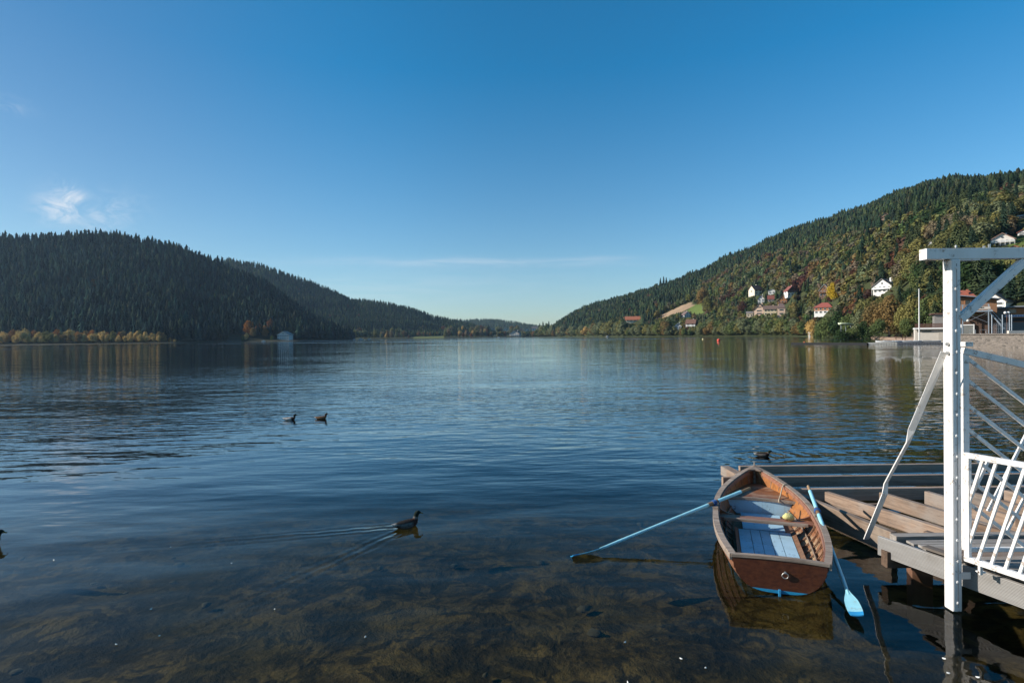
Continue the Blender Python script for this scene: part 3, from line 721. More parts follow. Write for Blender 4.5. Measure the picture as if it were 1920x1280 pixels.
# ---- left hills: one mass of spruce
C_SP, C_FI = LEAF['spruce'], LEAF['fir']
items = []
X, Y, Z = spots(HA, 8.0, -1.2, HA.u[-1], 1.12, 12)
PX, PY = proj_np(X, Y, Z)
for x, y, z, px, py in zip(X, Y, Z, PX, PY):
    h = 15 + 12 * rng.random() ** .8 + (5 if rng.random() < .05 else 0)
    if px < 340 and y - np.interp(x / y, HA.u, HA.ds) < 26: continue
    if hides_house(px, py - h * FPX / y, 3, y): continue
    if 425 < px < 552 and y < 862: continue
    c = jit((.022, .040, .034), .65) if rng.random() < .7 else jit((.042, .056, .036), .5)
    if rng.random() < .006: items.append((rng.choice(BRO_LO), x, y, z, h * .7, .7, rng.random() * 6, jit((.07, .045, .02)))); continue
    items.append((rng.choice(CON_LO), x, y, z - .5, h, (.98 + .5 * rng.random()), rng.random() * 6, c))
merged_forest('spruce_forest', items, 'dark spruce forest covering the big shaded hill left of the lake')
items = []
X, Y, Z = spots(HB, 9., HB.u[0], HB.u[-1], 1.1, 8)
for x, y, z in zip(X, Y, Z):
    h = 15 + 9 * rng.random(); c = jit(C_SP, .35) if rng.random() < .6 else jit(C_FI, .35)
    nearshore = y - np.interp(x / y, HB.u, HB.ds) < 140
    if nearshore and rng.random() < .35 or rng.random() < .02: items.append((rng.choice(BRO_LO), x, y, z, h * .7, .9, rng.random() * 6, jit(LEAF[rng.choice(['bronze', 'olive', 'greybrown', 'rust'])])))
    else: items.append((rng.choice(CON_LO), x, y, z - .5, h, .9 + .5 * rng.random(), rng.random() * 6, c))
merged_forest('mixed_forest', items, 'conifer forest on the lower hill behind, falling towards the far village')
items = []
X, Y, Z = spots(HC, 17., -.2, .25, 1.05, 60)
for x, y, z in zip(X, Y, Z):
    items.append((rng.choice(CON_LO), x, y, z - .5, 16 + 10 * rng.random(), 1.3, rng.random() * 6, jit(C_FI, .3)))
merged_forest('distant_forest', items, 'hazy blue forest on the low far hill at the end of the lake')

# ---- single trees
MESHES = {}
def tmesh(kind, i):
    key = (kind, i)
    if key not in MESHES:
        v, f = {'con': CON_HI, 'bro': BRO_HI, 'big': BRO_XL, 'shore': BRO_SH}[kind][i]
        me = bpy.data.meshes.new('tree_crown'); me.from_pydata(v.tolist(), [], f.tolist())
        me.materials.append(LM['olive']); MESHES[key] = me
    return MESHES[key]
TRUNKS = []
for i in range(4):
    TRUNKS.append(np_trunk(i).mesh('trunk', M['bark'], 60))
NTREES = {}
def tree(kind, x, y, z, h, ws, colour, label, group, name, cat='tree', parts=False, lean=0.):
    v = rng.randrange({'con': len(CON_HI), 'bro': len(BRO_HI), 'big': len(BRO_XL), 'shore': len(BRO_SH)}[kind])
    rot = (lean, 0, rng.random() * 6.28)
    def crown(nm):
        o = bpy.data.objects.new(nm, tmesh(kind, v)); COL.objects.link(o)
        o.material_slots[0].link = 'OBJECT'; o.material_slots[0].material = LM[colour]; return o
    if parts:
        r = thing(name, (x, y, z), 0, label, cat, group); r.rotation_euler = rot; r.scale = (h * ws, h * ws, h)
        c = crown('crown'); c.parent = r
        tr = bpy.data.objects.new('trunk', TRUNKS[v % 4]); COL.objects.link(tr); tr.parent = r
    else:
        r = crown(name); r.location = (x, y, z); r.rotation_euler = rot; r.scale = (h * ws, h * ws, h); tag(r, label, cat, group)
    return r
LAND = [(1030, 'at the far right end of the lake'), (1120, 'right of the far village'), (1228, 'around the long orange roof'), (1330, 'by the bare soil slope'), (1405, 'left of the cream house'),
        (1500, 'around the pinkish villa'), (1570, 'around the red hip roofed house'), (1680, 'around the large white house'), (1770, 'left of the white gate post'), (1850, 'behind the timber restaurant'), (2000, 'below the big white villa')]
def where(px):
    for a, w in LAND:
        if px < a: return w
    return LAND[-1][1]
CW = {'dark green': 'dark green', 'green': 'green', 'olive': 'olive green', 'bronze': 'bronze brown', 'greybrown': 'grey brown half bare', 'orange': 'orange', 'rust': 'rusty red', 'yellow': 'bright yellow',
      'gold': 'golden', 'spruce': 'dark', 'fir': 'mid green', 'greygreen': 'grey green', 'maroon': 'dark maroon'}

# right hillside
LPX = [1000, 1230, 1290, 1310, 1360, 1420, 1500, 1560, 1650, 1700, 1780, 1850, 1920, 2400]
LPY = [612, 598, 572, 548, 522, 495, 480, 465, 450, 432, 420, 396, 380, 350]
X, Y, Z = spots(HD, 6.6, HD.u[0], 1.15, 1.12, 24)
X2, Y2, Z2 = [], [], []
ds_ = np.interp(X / Y, HD.u, HD.ds)
PX, PY = proj_np(X, Y, Z)
soil = poly_in(SOIL, PX, PY) | poly_in(MEADOW, PX, PY) | poly_in(MEADOW3, PX, PY)
cand = []; shrubs = []
for x, y, z, px, py, dd, so in zip(X, Y, Z, PX, PY, Y - ds_, soil):
    if so: continue
    u = x / y
    if u > .56 and dd < 58: continue
    if u > .77 and dd < 85: continue
    below = py > np.interp(px, LPX, LPY) - 6
    nz = mnoise.noise(Vector((x * .008, y * .008, 3.)))
    pb = (.80 if below else .05) + nz * .25
    if px < 1230: pb = .1 if dd > 40 else .5
    br = rng.random() < pb
    if br:
        if rng.random() < .35: continue
        h = 10.5 + 7 * rng.random(); w = [('dark green', .06), ('green', .15), ('greygreen', .15), ('olive', .29), ('greybrown', .19), ('bronze', .11), ('rust', .02), ('orange', .02), ('maroon', .01)]
        q = min(.999, max(0., .5 + .9 * mnoise.noise(Vector((x * .016, y * .016, 8.))) + (rng.random() - .5) * .55)); acc = 0; colr = 'olive'
        for cname, p_ in w:
            acc += p_
            if q < acc: colr = cname; break
    else:
        h = (11 + 10 * rng.random()) * (1 + .35 * mnoise.noise(Vector((x * .03, y * .03, 1.)))); colr = 'spruce' if rng.random() < .55 else 'fir'
    if py > 560 and px > 1300: h *= .72
    top = py - h * FPX / y
    half = h * (.36 if br else .15) * FPX / y
    if hides_house(px, top, half * .75, y):
        h = min(h, room_under(px, py, half * .75, y)); top = py - h * FPX / y
        shrub = h < 2.2; h = max(h, 1.3)
        if not br: br = True; colr = rng.choice(['green', 'olive', 'dark green', 'bronze'])
        if shrub: shrubs.append((y, br, x, z, h, colr)); continue
    if (SOIL[0][0] - 4 < px < 1322) and py > 575 and top < np.interp(px, [1226, 1250, 1294, 1322], [597, 590, 578, 586]) and y < HD.hit(1265, 584).y + 5: continue
    cand.append((y, br, x, z, h, colr, px))
cand.sort(key=lambda c: c[0])
nc = nb_ = 0; rest = []
for y, br, x, z, h, colr, px in cand:
    vis = px < 1945
    if br and vis and nb_ < 170:
        nb_ += 1; ws = 1.0 + .35 * rng.random()
        tree('bro', x, y, z - .3, h, ws, colr, f'{CW[colr]} broadleaf tree on the slope {where(px)}', f'{CW[colr]} trees {where(px)}', 'broadleaf_tree')
    elif (not br) and vis and nc < 190:
        nc += 1
        tree('con', x, y, z - .3, h, .95 + .55 * rng.random(), colr, f'{CW[colr]} spruce on the slope {where(px)}', f'{CW[colr]} spruces {where(px)}', 'spruce_tree')
    else: rest.append((y, br, x, z, h, colr))
items = []
for y, br, x, z, h, colr in shrubs:
    for _ in range(2): items.append((rng.choice(BRO_LO), x + rng.uniform(-2, 2), y + rng.uniform(-2, 2), z - .5, h, 2. + rng.random(), rng.random() * 6, jit(LEAF[colr], .22)))
for y, br, x, z, h, colr in rest:
    if br: items.append((rng.choice(BRO_LO), x, y, z - .3, h, 1.05 + .4 * rng.random(), rng.random() * 6, jit(LEAF[colr], .22)))
    else: items.append((rng.choice(CON_LO if y > 750 else CON_HI), x, y, z - .3, h, 1.05 + .7 * rng.random(), rng.random() * 6, jit(LEAF[colr], .42)))
merged_forest('hillside_forest', items, 'autumn and spruce forest covering the high hill on the right')
print('hillside trees', nc, nb_, len(items))

# shore trees along the right bank
TX = [1010, 1030, 1054, 1100, 1145, 1184, 1215, 1253, 1290, 1340, 1400, 1447, 1500, 1520]
TY = [610, 606, 609, 610, 596, 604, 606, 595, 605, 599, 594, 592, 600, 606]
px = 1008.
while px < 1512:
    for row in range(2):
        q = px + rng.uniform(-4, 4); u = P(q, 620, 500).x / 500
        ds = float(np.interp(u, HD.u, HD.ds)); d = ds + 3 + 13 * row + 3 * rng.random(); x = u * d; z = HD.at(x, d)
        bx, by = proj((x, d, z)); tp = np.interp(q, TX, TY) + rng.uniform(-5, 3)
        h = max(5., (by - tp) * d / FPX)
        if row == 0: h *= .55 + .4 * rng.random()
        r_ = rng.random()
        colr = 'greygreen' if r_ < .45 else 'green' if r_ < .68 else 'olive' if r_ < .87 else 'bronze'
        if abs(q - 1208) < 4: colr = 'orange'
        if abs(q - 1098) < 5: colr = 'gold'
        if abs(q - 1145) < 6: colr = 'olive'
        if hides_house(q, by - h * FPX / d, 4, d): h *= .6
        tree('shore', x, d, z - .3, h, 1.0 + .4 * rng.random(), colr, f'{CW[colr]} waterside tree on the bank {where(q)}', f'{CW[colr]} bank trees {where(q)}', 'shore_tree')
    px += 9.5 * (1 if px > 1150 else .8)
for q, tp, d in [(1012, 605, 1850), (1018, 602, 1850), (1024, 604, 1840), (1029, 601, 1830), (1034, 606, 1800), (1245, 517, 1600), (1250, 519, 1620), (1239, 520, 1590), (1257, 521, 1630)]:
    u = P(q, 600, 500).x / 500; x = u * d; z = max(HD.at(x, d), .3); bx, by = proj((x, d, z))
    tree('con', x, d, z - .5, max(12, (by - tp) * d / FPX), 1., 'spruce', 'tall dark spruce standing out at the far right end of the lake' if q < 1100 else 'tall dark spruce rising above the ridge over the bare soil slope',
         'spruces at the lake end' if q < 1100 else 'spruces above the ridge', 'spruce_tree')

# big trees around the beach
for q, top, d, ws, colr, lab in [
    (1522, 596, 395, .75, 'gold', 'narrow golden tree beside the white lakeside kiosk'),
    (1538, 598, 360, .95, 'green', 'low round green tree right of the white lakeside kiosk'),
    (1552, 590, 350, .95, 'green', 'rounded green tree below the red hip roofed house'),
    (1572, 573, 325, .95, 'dark green', 'big dark green tree right of the red hip roofed house'),
    (1592, 583, 300, .8, 'green', 'green tree behind the pale water slide'),
    (1578, 614, 250, 1.3, 'dark green', 'low dark green bush in front of the pale water slide'), (1598, 612, 252, 1.2, 'green', 'low green bush at the right foot of the pale water slide'),
    (1611, 577, 285, .7, 'greygreen', 'slender grey green tree right of the pale water slide'),
    (1622, 598, 262, .95, 'dark green', 'low dark green tree by the start of the beach'),
    (1648, 594, 250, 1.0, 'green', 'broad green tree over the middle of the beach'),
    (1640, 560, 275, .85, 'bronze', 'tall bronze tree below the large white house'),
    (1668, 553, 262, .95, 'bronze', 'tallest bronze tree above the beach'),
    (1690, 566, 250, .8, 'olive', 'olive tree between the bronze tree and flagpole'),
    (1712, 543, 240, .80, 'olive', 'tall olive green tree left of the white flagpole'),
    (1734, 556, 235, .8, 'green', 'green tree right of the white flagpole'),
    (1756, 548, 232, .75, 'olive', 'olive tree behind the grey stone block by the gate post'),
    (1700, 592, 236, .8, 'green', 'small green tree at the back of the beach'),
    (1786, 552, 225, .75, 'green', 'green tree hidden behind the white gate post'),
    (1882, 556, 215, .8, 'dark green', 'dark green tree right of the white gabled house'),
    (1908, 540, 205, .85, 'dark green', 'large dark green tree behind the flat roofed restaurant wing'),
    (1938, 545, 200, .85, 'dark green', 'dark green tree at the edge of the photo behind the restaurant wing')]:
    u = P(q, 620, 200).x / 200; x = u * d; z = HD.at(x, d); bx, by = proj((x, d, z)); h = (by - top) * d / FPX
    tree('big', x, d, z - .2, h, ws, colr, lab, 'big trees behind the beach', 'beach_tree', parts=True)
for q, base, top, colr, ws, lab in [(1562, 566, 526, 'yellow', .85, 'bright yellow tree beside the white edged chalet gable'), (1612, 590, 531, 'spruce', 1.1, 'dark cedar left of the large white house'),
    (1436, 572, 549, 'spruce', 1.2, 'dark cypress between two red roofs'), (1392, 592, 562, 'maroon', .9, 'dark maroon tree left of the pinkish villa'),
    (1445, 590, 566, 'bronze', 1., 'bronze tree spreading in front of the cream villa'), (1500, 606, 586, 'rust', .7, 'small rusty red tree left of the golden tree'), (1318, 580, 536, 'bronze', .8, 'tall bronze tree right of the green meadow'),
    (1328, 590, 552, 'olive', .8, 'yellowish olive tree right of the green meadow'), (1910, 566, 540, 'gold', .7, 'golden tree above the flat roofed restaurant wing')]:
    p = HD.hit(q, base); h = (base - top) * p.y / FPX
    tree('con' if colr == 'spruce' else 'big', p.x, p.y, p.z - .3, h, ws, colr, lab, None, 'spruce_tree' if colr == 'spruce' else 'broadleaf_tree', parts=True)

# yellow trees on the low spit at the left
px = -60.
k = 0
while px < 335:
    for row in range(2):
        q = px + rng.uniform(-3, 3); u = P(q, 640, 600).x / 600; ds = float(np.interp(u, HA.u, HA.ds)); d = ds + 6 + row * 10 + rng.random() * 3
        x = u * d; z = HA.at(x, d); bx, by = proj((x, d, z))
        top = np.interp(q, [-60, 0, 40, 60, 75, 140, 230, 290, 312, 335], [622, 620, 611, 616, 616, 615, 618, 617, 622, 634]) + rng.uniform(-1, 6) + (7 if row == 0 else 0)
        h = max(4., (by - top) * d / FPX); colr = rng.choice(['gold', 'gold', 'gold', 'bronze', 'yellow', 'olive', 'orange']) if row else rng.choice(['gold', 'gold', 'olive', 'bronze', 'yellow'])
        if colr == 'yellow': colr = 'gold'
        tree('shore', x, d, z - .3, h, .85 + .3 * rng.random(), colr, f'{CW[colr]} autumn tree on the low spit under the dark hill, ' + ('front row' if row == 0 else 'back row'), f'{CW[colr]} spit trees ' + ('front' if row == 0 else 'back'), 'autumn_tree')
    px += 10.5
for q, top, d, colr, lab in [(466, 598, 860, 'orange', 'orange tree leftmost above the white lakeside hotel'), (474, 612, 850, 'bronze', 'bronze tree on the shore left of the hotel'), (486, 602, 875, 'rust', 'rusty tree left above the hotel'), (497, 608, 860, 'orange', 'round orange tree beside the hotel'),
        (508, 596, 890, 'rust', 'tallest rusty tree behind the white lakeside hotel'), (522, 610, 880, 'bronze', 'bronze tree peeking over the hotel roof'), (510, 627, 830, 'green', 'low green bush at the left corner of the hotel'), (455, 627, 800, 'olive', 'small olive bush on the shore'), (462, 622, 830, 'gold', 'small golden tree on the shore left of the hotel'), (330, 620, 745, 'bronze', 'small bronze tree at the right tip of the yellow trees')]:
    u = P(q, 630, 800).x / 800; x = u * d; z = max(.5, HA.at(x, d)); bx, by = proj((x, d, z))
    tree('bro', x, d, z - .3, max(4, (by - top) * d / FPX), .85, colr, lab, 'autumn trees around the white hotel', 'autumn_tree')
# far end of the lake
px = 656.
while px < 1010:
    q = px + rng.uniform(-3, 3); u = P(q, 630, 1500).x / 1500; ds = float(np.interp(u, HE.u, HE.ds))
    for row in range(3):
        d = ds + 8 + row * 140 + 60 * rng.random() * (row > 0)
        if MEADOW2[0][0] - 2 < q < MEADOW2[-1][0] and row < 2: continue
        x = u * d; z = max(.3, HE.at(x, d)); bx, by = proj((x, d, z)); h = 15 + 10 * rng.random() + (4 if row else 0)
        if hides_house(q, by - h * FPX / d, 3, d): h = max(4., room_under(q, by, 3, d))
        if rng.random() < .15: tree('con', x, d, z - .3, h * 1.3, 1.1, 'spruce', 'dark spruce among the trees at the far end of the lake', 'far spruces', 'spruce_tree')
        else:
            colr = rng.choice(['olive', 'bronze', 'olive', 'greybrown', 'greygreen', 'gold', 'rust', 'greygreen'])
            pl = 'left of the lakeside field' if q < 775 else 'right of the lakeside field' if q < 920 else 'around the far village'
            tree('shore', x, d, z - .3, h, .95, colr, f'{CW[colr]} tree {pl} at the far end', f'{CW[colr]} far trees {pl}', 'autumn_tree')
    px += 4.5
# ------------------------------------------------------------------ lakeside buildings on the right
def pl(px, d, y0=620): return P(px, y0, d)
def wz(py, px, d): return P(px, py, d).z
D1 = 118.
stone = NT('rubble_stone'); g = stone.n('ShaderNodeTexCoord').outputs['Object']
vo = stone.n('ShaderNodeTexVoronoi'); stone.put(vo.inputs['Vector'], stone.mapping(g, (1, 1, 1.5))); vo.inputs['Scale'].default_value = 2.0
ve = stone.n('ShaderNodeTexVoronoi', feature='DISTANCE_TO_EDGE'); stone.put(ve.inputs['Vector'], stone.mapping(g, (1, 1, 1.5))); ve.inputs['Scale'].default_value = 2.0
n1 = stone.noise(g, 1.2, 5, .6); bw_ = stone.n('ShaderNodeRGBToBW'); stone.put(bw_.inputs[0], vo.outputs['Color'])
cst = stone.mix(bw_.outputs[0], (.075, .065, .056), (.24, .20, .17)); cst = stone.mix(stone.M('MULTIPLY', n1, .5), cst, (.17, .15, .13))
cst = stone.mix(stone.mrange(ve.outputs['Distance'], .0, .07, .8, 0.), cst, (.22, .185, .16))
M['stone'] = stone.out(stone.principled(cst, .95, 0., stone.bump(ve.outputs['Distance'], .12)))
M['dark_stone'] = plain('grey_stone_blocks', (.20, .185, .17), .95, .4, 4, bump=.05, stretch=(1, 1, 2.5))
M['galv'] = plain('galvanised_steel', (.30, .34, .38), .5, .15, 3, .3)
M['concrete'] = plain('pale_render', (.55, .50, .44), .9, .15, 1)
M['dark'] = plain('dark_recess', (.03, .028, .026), .7)
M['redtile'] = plain('red_roof_tiles', (.33, .095, .055), .8, .3, 2, stretch=(2, 1, 1), bump=.03)
M['grey_roof'] = plain('grey_sheet_roof', (.20, .22, .25), .5, .2, 1)

# retaining wall
a, b = pl(1790, 112), pl(2050, 92)
ztop = wz(627.5, 1800, 112)
L_ = sqrt((b.x - a.x) ** 2 + (b.y - a.y) ** 2); ang = atan2(b.y - a.y, b.x - a.x)
w = MB(); w.box((0, 0, 0), (L_, 1.0, ztop + 2.5)); w.box((0, -.05, ztop / 2 + 1.25 + .1), (L_ + .2, 1.3, .2))
o = w.build('retaining_wall', M['stone']); o.location = ((a.x + b.x) / 2, (a.y + b.y) / 2, ztop / 2 - 1.25); o.rotation_euler = (0, 0, ang)
tag(o, 'rough stone retaining wall rising from the water under the restaurant', 'wall')
pipe = MB()
# restaurant
cx = pl(1815, D1).x; k = D1 / FPX
r = thing('restaurant', (cx, D1 + .6, ztop), radians(-36), 'two storey timber restaurant with red roof and steel balcony over the lake wall', 'restaurant')
def zz(py): return wz(py, 1820, D1) - ztop
xl, xr = (1792 - 1815) * k, (1862 - 1815) * k
b_ = MB(); b_.box(((xl + xr) / 2, 6.5, zz(590) / 2 - 1), (xr - xl, 8, zz(590) + 2)); b_.build('ground_floor', plain('shade_darkened_boards', (.075, .04, .024), .8, .4, 3, stretch=(4, 4, .3)), r)  # board brown darkened to carry the shadow under the balcony
b_ = MB(); b_.prism([(xl, 2.6, zz(588)), (xr, 2.6, zz(588)), (xr, 2.6, zz(563)), (xl, 2.6, zz(553))], (0, 8, 0)); b_.build('upper_floor', M['chalet_wood'], r)
b_ = MB(); b_.prism([(xl - .4, 1.2, zz(550.5)), (xr + .7, 1.2, zz(562)), (xr + .7, 1.2, zz(560.5)), (xl - .4, 1.2, zz(549))], (0, 10, 0)); b_.build('eaves_roof', M['grey_roof'], r)
b_ = MB(); b_.add([(xl, 4, zz(552)), ((1836 - 1815) * k, 4, zz(557)), ((1836 - 1815) * k, 12, zz(557)), (xl, 12, zz(552)), (xl + 1.2, 7, zz(539)), ((1824 - 1815) * k, 7, zz(541))], [(0, 1, 5, 4), (1, 2, 5), (2, 3, 4, 5), (3, 0, 4), (3, 2, 1, 0)])
ro = b_.build('roof', M['redtile'], r)
c = MB(); c.box(((1820 - 1815) * k, 5.6, zz(546)), (.4, .7, 1.5)); c.build('chimney', M['redtile'], ro)
c = MB(); c.box(((1800 - 1815) * k, 5.2, zz(546)), (.35, .5, 1.3)); c.build('chimney', M['redtile'], ro)
for x0, x1 in ((1798, 1806), (1815, 1824), (1786, 1792)):
    w_ = MB(); w_.box((((x0 + x1) / 2 - 1815) * k, 2.55, zz(566)), ((x1 - x0) * k, .14, 8 * k)); wo = w_.build('window', M['window_glass'], r)
    f_ = MB()
    for sx in (x0, x1): f_.box(((sx - 1815) * k, 2.5, zz(566)), (.1, .16, 8.6 * k))
    f_.build('frame', M['orange_wood'], wo)
b_ = MB(); b_.box(((1826.5 - 1815) * k - 0, 1.0, zz(583.5)), ((1851 - 1796) * k, 3.0, .28)); bo = b_.build('balcony', M['galv'], r)
rl = MB(); xa, xb = (1790 - 1815) * k, (1849 - 1815) * k
for z_ in (571, 573.5): rl.box(((xa + xb) / 2, -.42, zz(z_)), (xb - xa, .06, .06))
for i in range(7): rl.box((xa + (xb - xa) * i / 6, -.42, zz(577.5)), (.07, .07, 12 * k))
rl.build('railing', M['galv'], bo)
bn = MB(); bn.box(((1832 - 1815) * k, -.52, zz(578)), (37 * k, .05, 4.6 * k)); bno = bn.build('banner', plain('beige_banner', (.50, .45, .40), .8), r)
lt = MB()
for i, (w0, hh) in enumerate([(.22, .2), (.14, .2), (.2, .26), (.2, .2), (.24, .2), (.2, .26), (.2, .2)]): lt.box(((1826 - 1815) * k + i * .27, -.56, zz(577.4)), (w0, .03, hh))
lt.build('lettering', M['dark'], bno)
for q in (1799, 1810.5, 1848):
    p_ = MB(); p_.box(((q - 1815) * k, -.35, zz(598) / 2 + 1.6), (.18, .18, zz(570) + .1 if False else zz(571))); 
    for v_i in range(len(p_.v)): p_.v[v_i] = (p_.v[v_i][0], p_.v[v_i][1], 0.0 if p_.v[v_i][2] < zz(598) / 2 + 1.6 else zz(571))
    p_.build('post', M['galv'], r)
cb = MB(); cb.tube([((1812 - 1815) * k, -.3, zz(586)), ((1847 - 1815) * k, -.3, zz(605))], .025, 5); cb.tube([((1847 - 1815) * k, -.3, zz(586)), ((1820 - 1815) * k, -.3, zz(601))], .025, 5); cb.build('cable_brace', M['galv'], r)
gfl = MB(); gfl.box(((1804.5 - 1815) * k, 2.2, zz(617)), (11 * k, .3, 19 * k)); gfl.box(((1820 - 1815) * k, 2.2, zz(609)), (15 * k, .3, 2 * k)); gfl.box(((1828 - 1815) * k, 2.2, zz(617)), (1.6 * k, .3, 19 * k)); gfl.build('shopfront', M['frame_white'], r)
gp = MB(); gp.box(((1820 - 1815) * k, 2.3, zz(618)), (14 * k, .2, 16 * k)); gp.box(((1804 - 1815) * k, 2.0, zz(619)), (7 * k, .2, 12 * k)); gp.build('window', plain('grey_glass', (.18, .18, .17), .2), r)
lm = MB(); lm.sphere(((1819 - 1815) * k, 2.0, zz(600.5)), .27, 10); lm.build('lamp_globe', M['frame_white'], r)
st_ = MB()
for i in range(12): st_.box(((1851 + i * 1.6 - 1815) * k, 2.0, zz(586 + i * 2.6)), (2.2 * k, 1.6, .07))
sto = st_.build('staircase', M['galv'], r)
s2 = MB(); s2.tube([((1850 - 1815) * k, 1.1, zz(585)), ((1871 - 1815) * k, 1.1, zz(617))], .14, 6); s2.tube([((1850 - 1815) * k, 1.1, zz(577)), ((1871 - 1815) * k, 1.1, zz(609))], .05, 6); s2.build('handrail', M['galv'], sto)
# fence posts and panel in front of the stairs
fr_ = thing('metal_fence', (pl(1868, 113).x, 113, ztop), radians(-36), 'tall galvanised posts with dark mesh before the restaurant stairs', 'fence')
for q in (1862, 1876.5, 1886, 1889):
    p_ = MB(); p_.tube([((q - 1868) * k, 0, 0), ((q - 1868) * k, 0, (627 - 592) * k)], .09, 8); p_.build('post', M['galv'], fr_)
pn = MB()
for i in range(9): pn.box(((1862 + 24 * i / 8 - 1868) * k, .1, 1.1), (.03, .03, 2.2))
for i in range(8): pn.box(((1874 - 1868) * k, .1, .2 + i * .28), (24 * k, .03, .03))
pn.build('mesh_panel', M['galv'], fr_)
gt = thing('bike_stand', (pl(1836, 113).x, 113, ztop), radians(-36), 'low tubular barrier under the restaurant balcony', 'barrier')
for q in (-1.0, .6):
    p_ = MB(); p_.tube([(q - .45, 0, 0), (q - .45, 0, .95), (q + .45, 0, .95), (q + .45, 0, 0)], .035, 6); p_.build('hoop', M['galv'], gt)
# flat wing with sign
D2 = 122.; k2 = D2 / FPX
r2 = thing('restaurant_wing', (pl(1900, D2).x, D2, ztop), radians(-36), 'low flat roofed restaurant wing with orange boards and stone walls', 'restaurant')
def z2(py): return wz(py, 1900, D2) - ztop
b_ = MB(); b_.box(((1905 - 1900) * k2, 5, z2(604) / 2), (78 * k2, 8, z2(604))); b_.build('stone_wall', M['dark_stone'], r2)
b_ = MB(); b_.box(((1881 - 1900) * k2, 5, z2(591)), (30 * k2, 8, 26 * k2)); b_.build('wall', M['dark_stone'], r2)
b_ = MB(); b_.box(((1922 - 1900) * k2, 5, z2(591)), (48 * k2, 7.8, 26 * k2)); b_.build('timber_wall', M['orange_wood'], r2)
b_ = MB(); b_.prism([((1860 - 1900) * k2, -.2, z2(577.5)), ((1902 - 1900) * k2, -.2, z2(573.5)), ((1950 - 1900) * k2, -.2, z2(574.5)), ((1950 - 1900) * k2, -.2, z2(576.5)), ((1902 - 1900) * k2, -.2, z2(575.5)), ((1860 - 1900) * k2, -.2, z2(579.5))], (0, 10, 0)); b_.build('roof', M['grey_roof'], r2)
for q in (1871, 1900):
    w_ = MB(); w_.box(((q - 1900) * k2, .95, z2(583)), (10 * k2, .14, 7 * k2)); w_.build('window', plain('reflecting_glass', (.22, .20, .18), .15), r2)
sg = MB(); sg.box(((1905 - 1900) * k2, .2, z2(592)), (34 * k2, .1, 4.2 * k2)); sgo = sg.build('sign', plain('pale_sign_board', (.50, .53, .60), .5), r2)
sl_ = MB()
for i, w0 in enumerate([.5, .35, .22, .4, .3, .45, .3, .38]): sl_.box(((1893 - 1900) * k2 + i * .42, .12, z2(592)), (w0 * .7, .04, .22))
sl_.build('lettering', plain('blue_letters', (.12, .18, .42), .5), sgo)
b_ = MB(); b_.box(((1906 - 1900) * k2, .9, z2(599)), (30 * k2, .12, 6 * k2)); b_.build('window', M['dark'], r2)
ld = thing('double_globe_lamp', (pl(1888, 114).x, 114, ztop), 0, 'lamp post carrying two white globes beside the restaurant sign', 'lamp post')
p_ = MB(); p_.tube([(0, 0, 0), (0, 0, 40 * k)], .06, 8); p_.tube([(-.32, 0, 36 * k), (.32, 0, 36 * k)], .04, 6); p_.build('pole', M['shutter'], ld)
for q in (-.32, .32):
    p_ = MB(); p_.sphere((q, 0, 36.5 * k + .25), .27, 12); p_.build('globe', M['frame_white'], ld, 60)
lw = MB(); lw.box((0, 0, .35), (40 * k2, .6, .7)); o = lw.build('terrace_wall', M['concrete']); o.location = (pl(1915, 110).x, 110, ztop); o.rotation_euler = (0, 0, radians(-10)); tag(o, 'low pale terrace wall on top of the stone retaining wall', 'wall')

# boathouse and terrace left of the post
D3 = 140.; k3 = D3 / FPX
bh = thing('boathouse', (pl(1760, D3).x, D3, wz(637, 1760, D3)), radians(-33), 'pale flat boathouse with doors under a fenced terrace', 'boathouse')
zb0 = wz(637, 1760, D3)
def z3(py): return wz(py, 1760, D3) - zb0
b_ = MB(); b_.box(((1760 - 1760) * k3, 4, z3(617) / 2 - .5), (72 * k3, 8, z3(617) + 1)); b_.build('wall', M['concrete'], bh)
b_ = MB(); b_.box((0, 3.6, z3(615.3)), (74 * k3, 9, .35)); b_.build('roof_slab', M['frame_white'], bh)
dr_ = MB(); dr_.box(((1764 - 1760) * k3, -.05, z3(628) - .2), (9 * k3, .12, 17 * k3)); dr_.build('door', plain('grey_door', (.42, .38, .33), .7), bh)
wn = MB(); wn.box(((1738 - 1760) * k3, -.05, z3(620.5)), (22 * k3, .12, 2 * k3)); wn.build('window', M['window_glass'], bh)
fe = MB()
for i in range(60): fe.box(((1724 + i * 1.2 - 1760) * k3, .2, z3(610)), (.1, .06, 8 * k3))
fe.box((0, .26, z3(606.5)), (72 * k3, .06, .12)); fe.box((0, .26, z3(612)), (72 * k3, .06, .12)); fe.build('terrace_fence', M['shutter'], bh)
sb = thing('stone_block', (pl(1768, 146).x, 146, wz(617, 1768, 146)), radians(-33), 'small grey stone building with overhanging flat roof on the terrace', 'building')
b_ = MB(); b_.box((0, 4, 1.7 - 1), (26 * k3, 7, 6.2)); b_.build('wall', M['dark_stone'], sb)
b_ = MB(); b_.box((-.2, 4, 4.0), (34 * k3, 8.4, .3)); b_.build('roof', M['shutter'], sb)
# flagpole
fp = thing('flagpole', (pl(1723.5, 137).x, 137, wz(636, 1723, 137)), 0, 'tall white flagpole standing at the edge of the beach', 'flagpole')
hh = (636 - 543) * 137 / FPX
p_ = MB(); p_.tube([(0, 0, -.3), (0, 0, hh * .5), (0, 0, hh)], [.15, .13, .10], 10); p_.build('pole', M['frame_white'], fp, 60)
p_ = MB(); p_.sphere((0, 0, hh + .08), .13, 10); p_.build('finial', M['frame_white'], fp, 60)
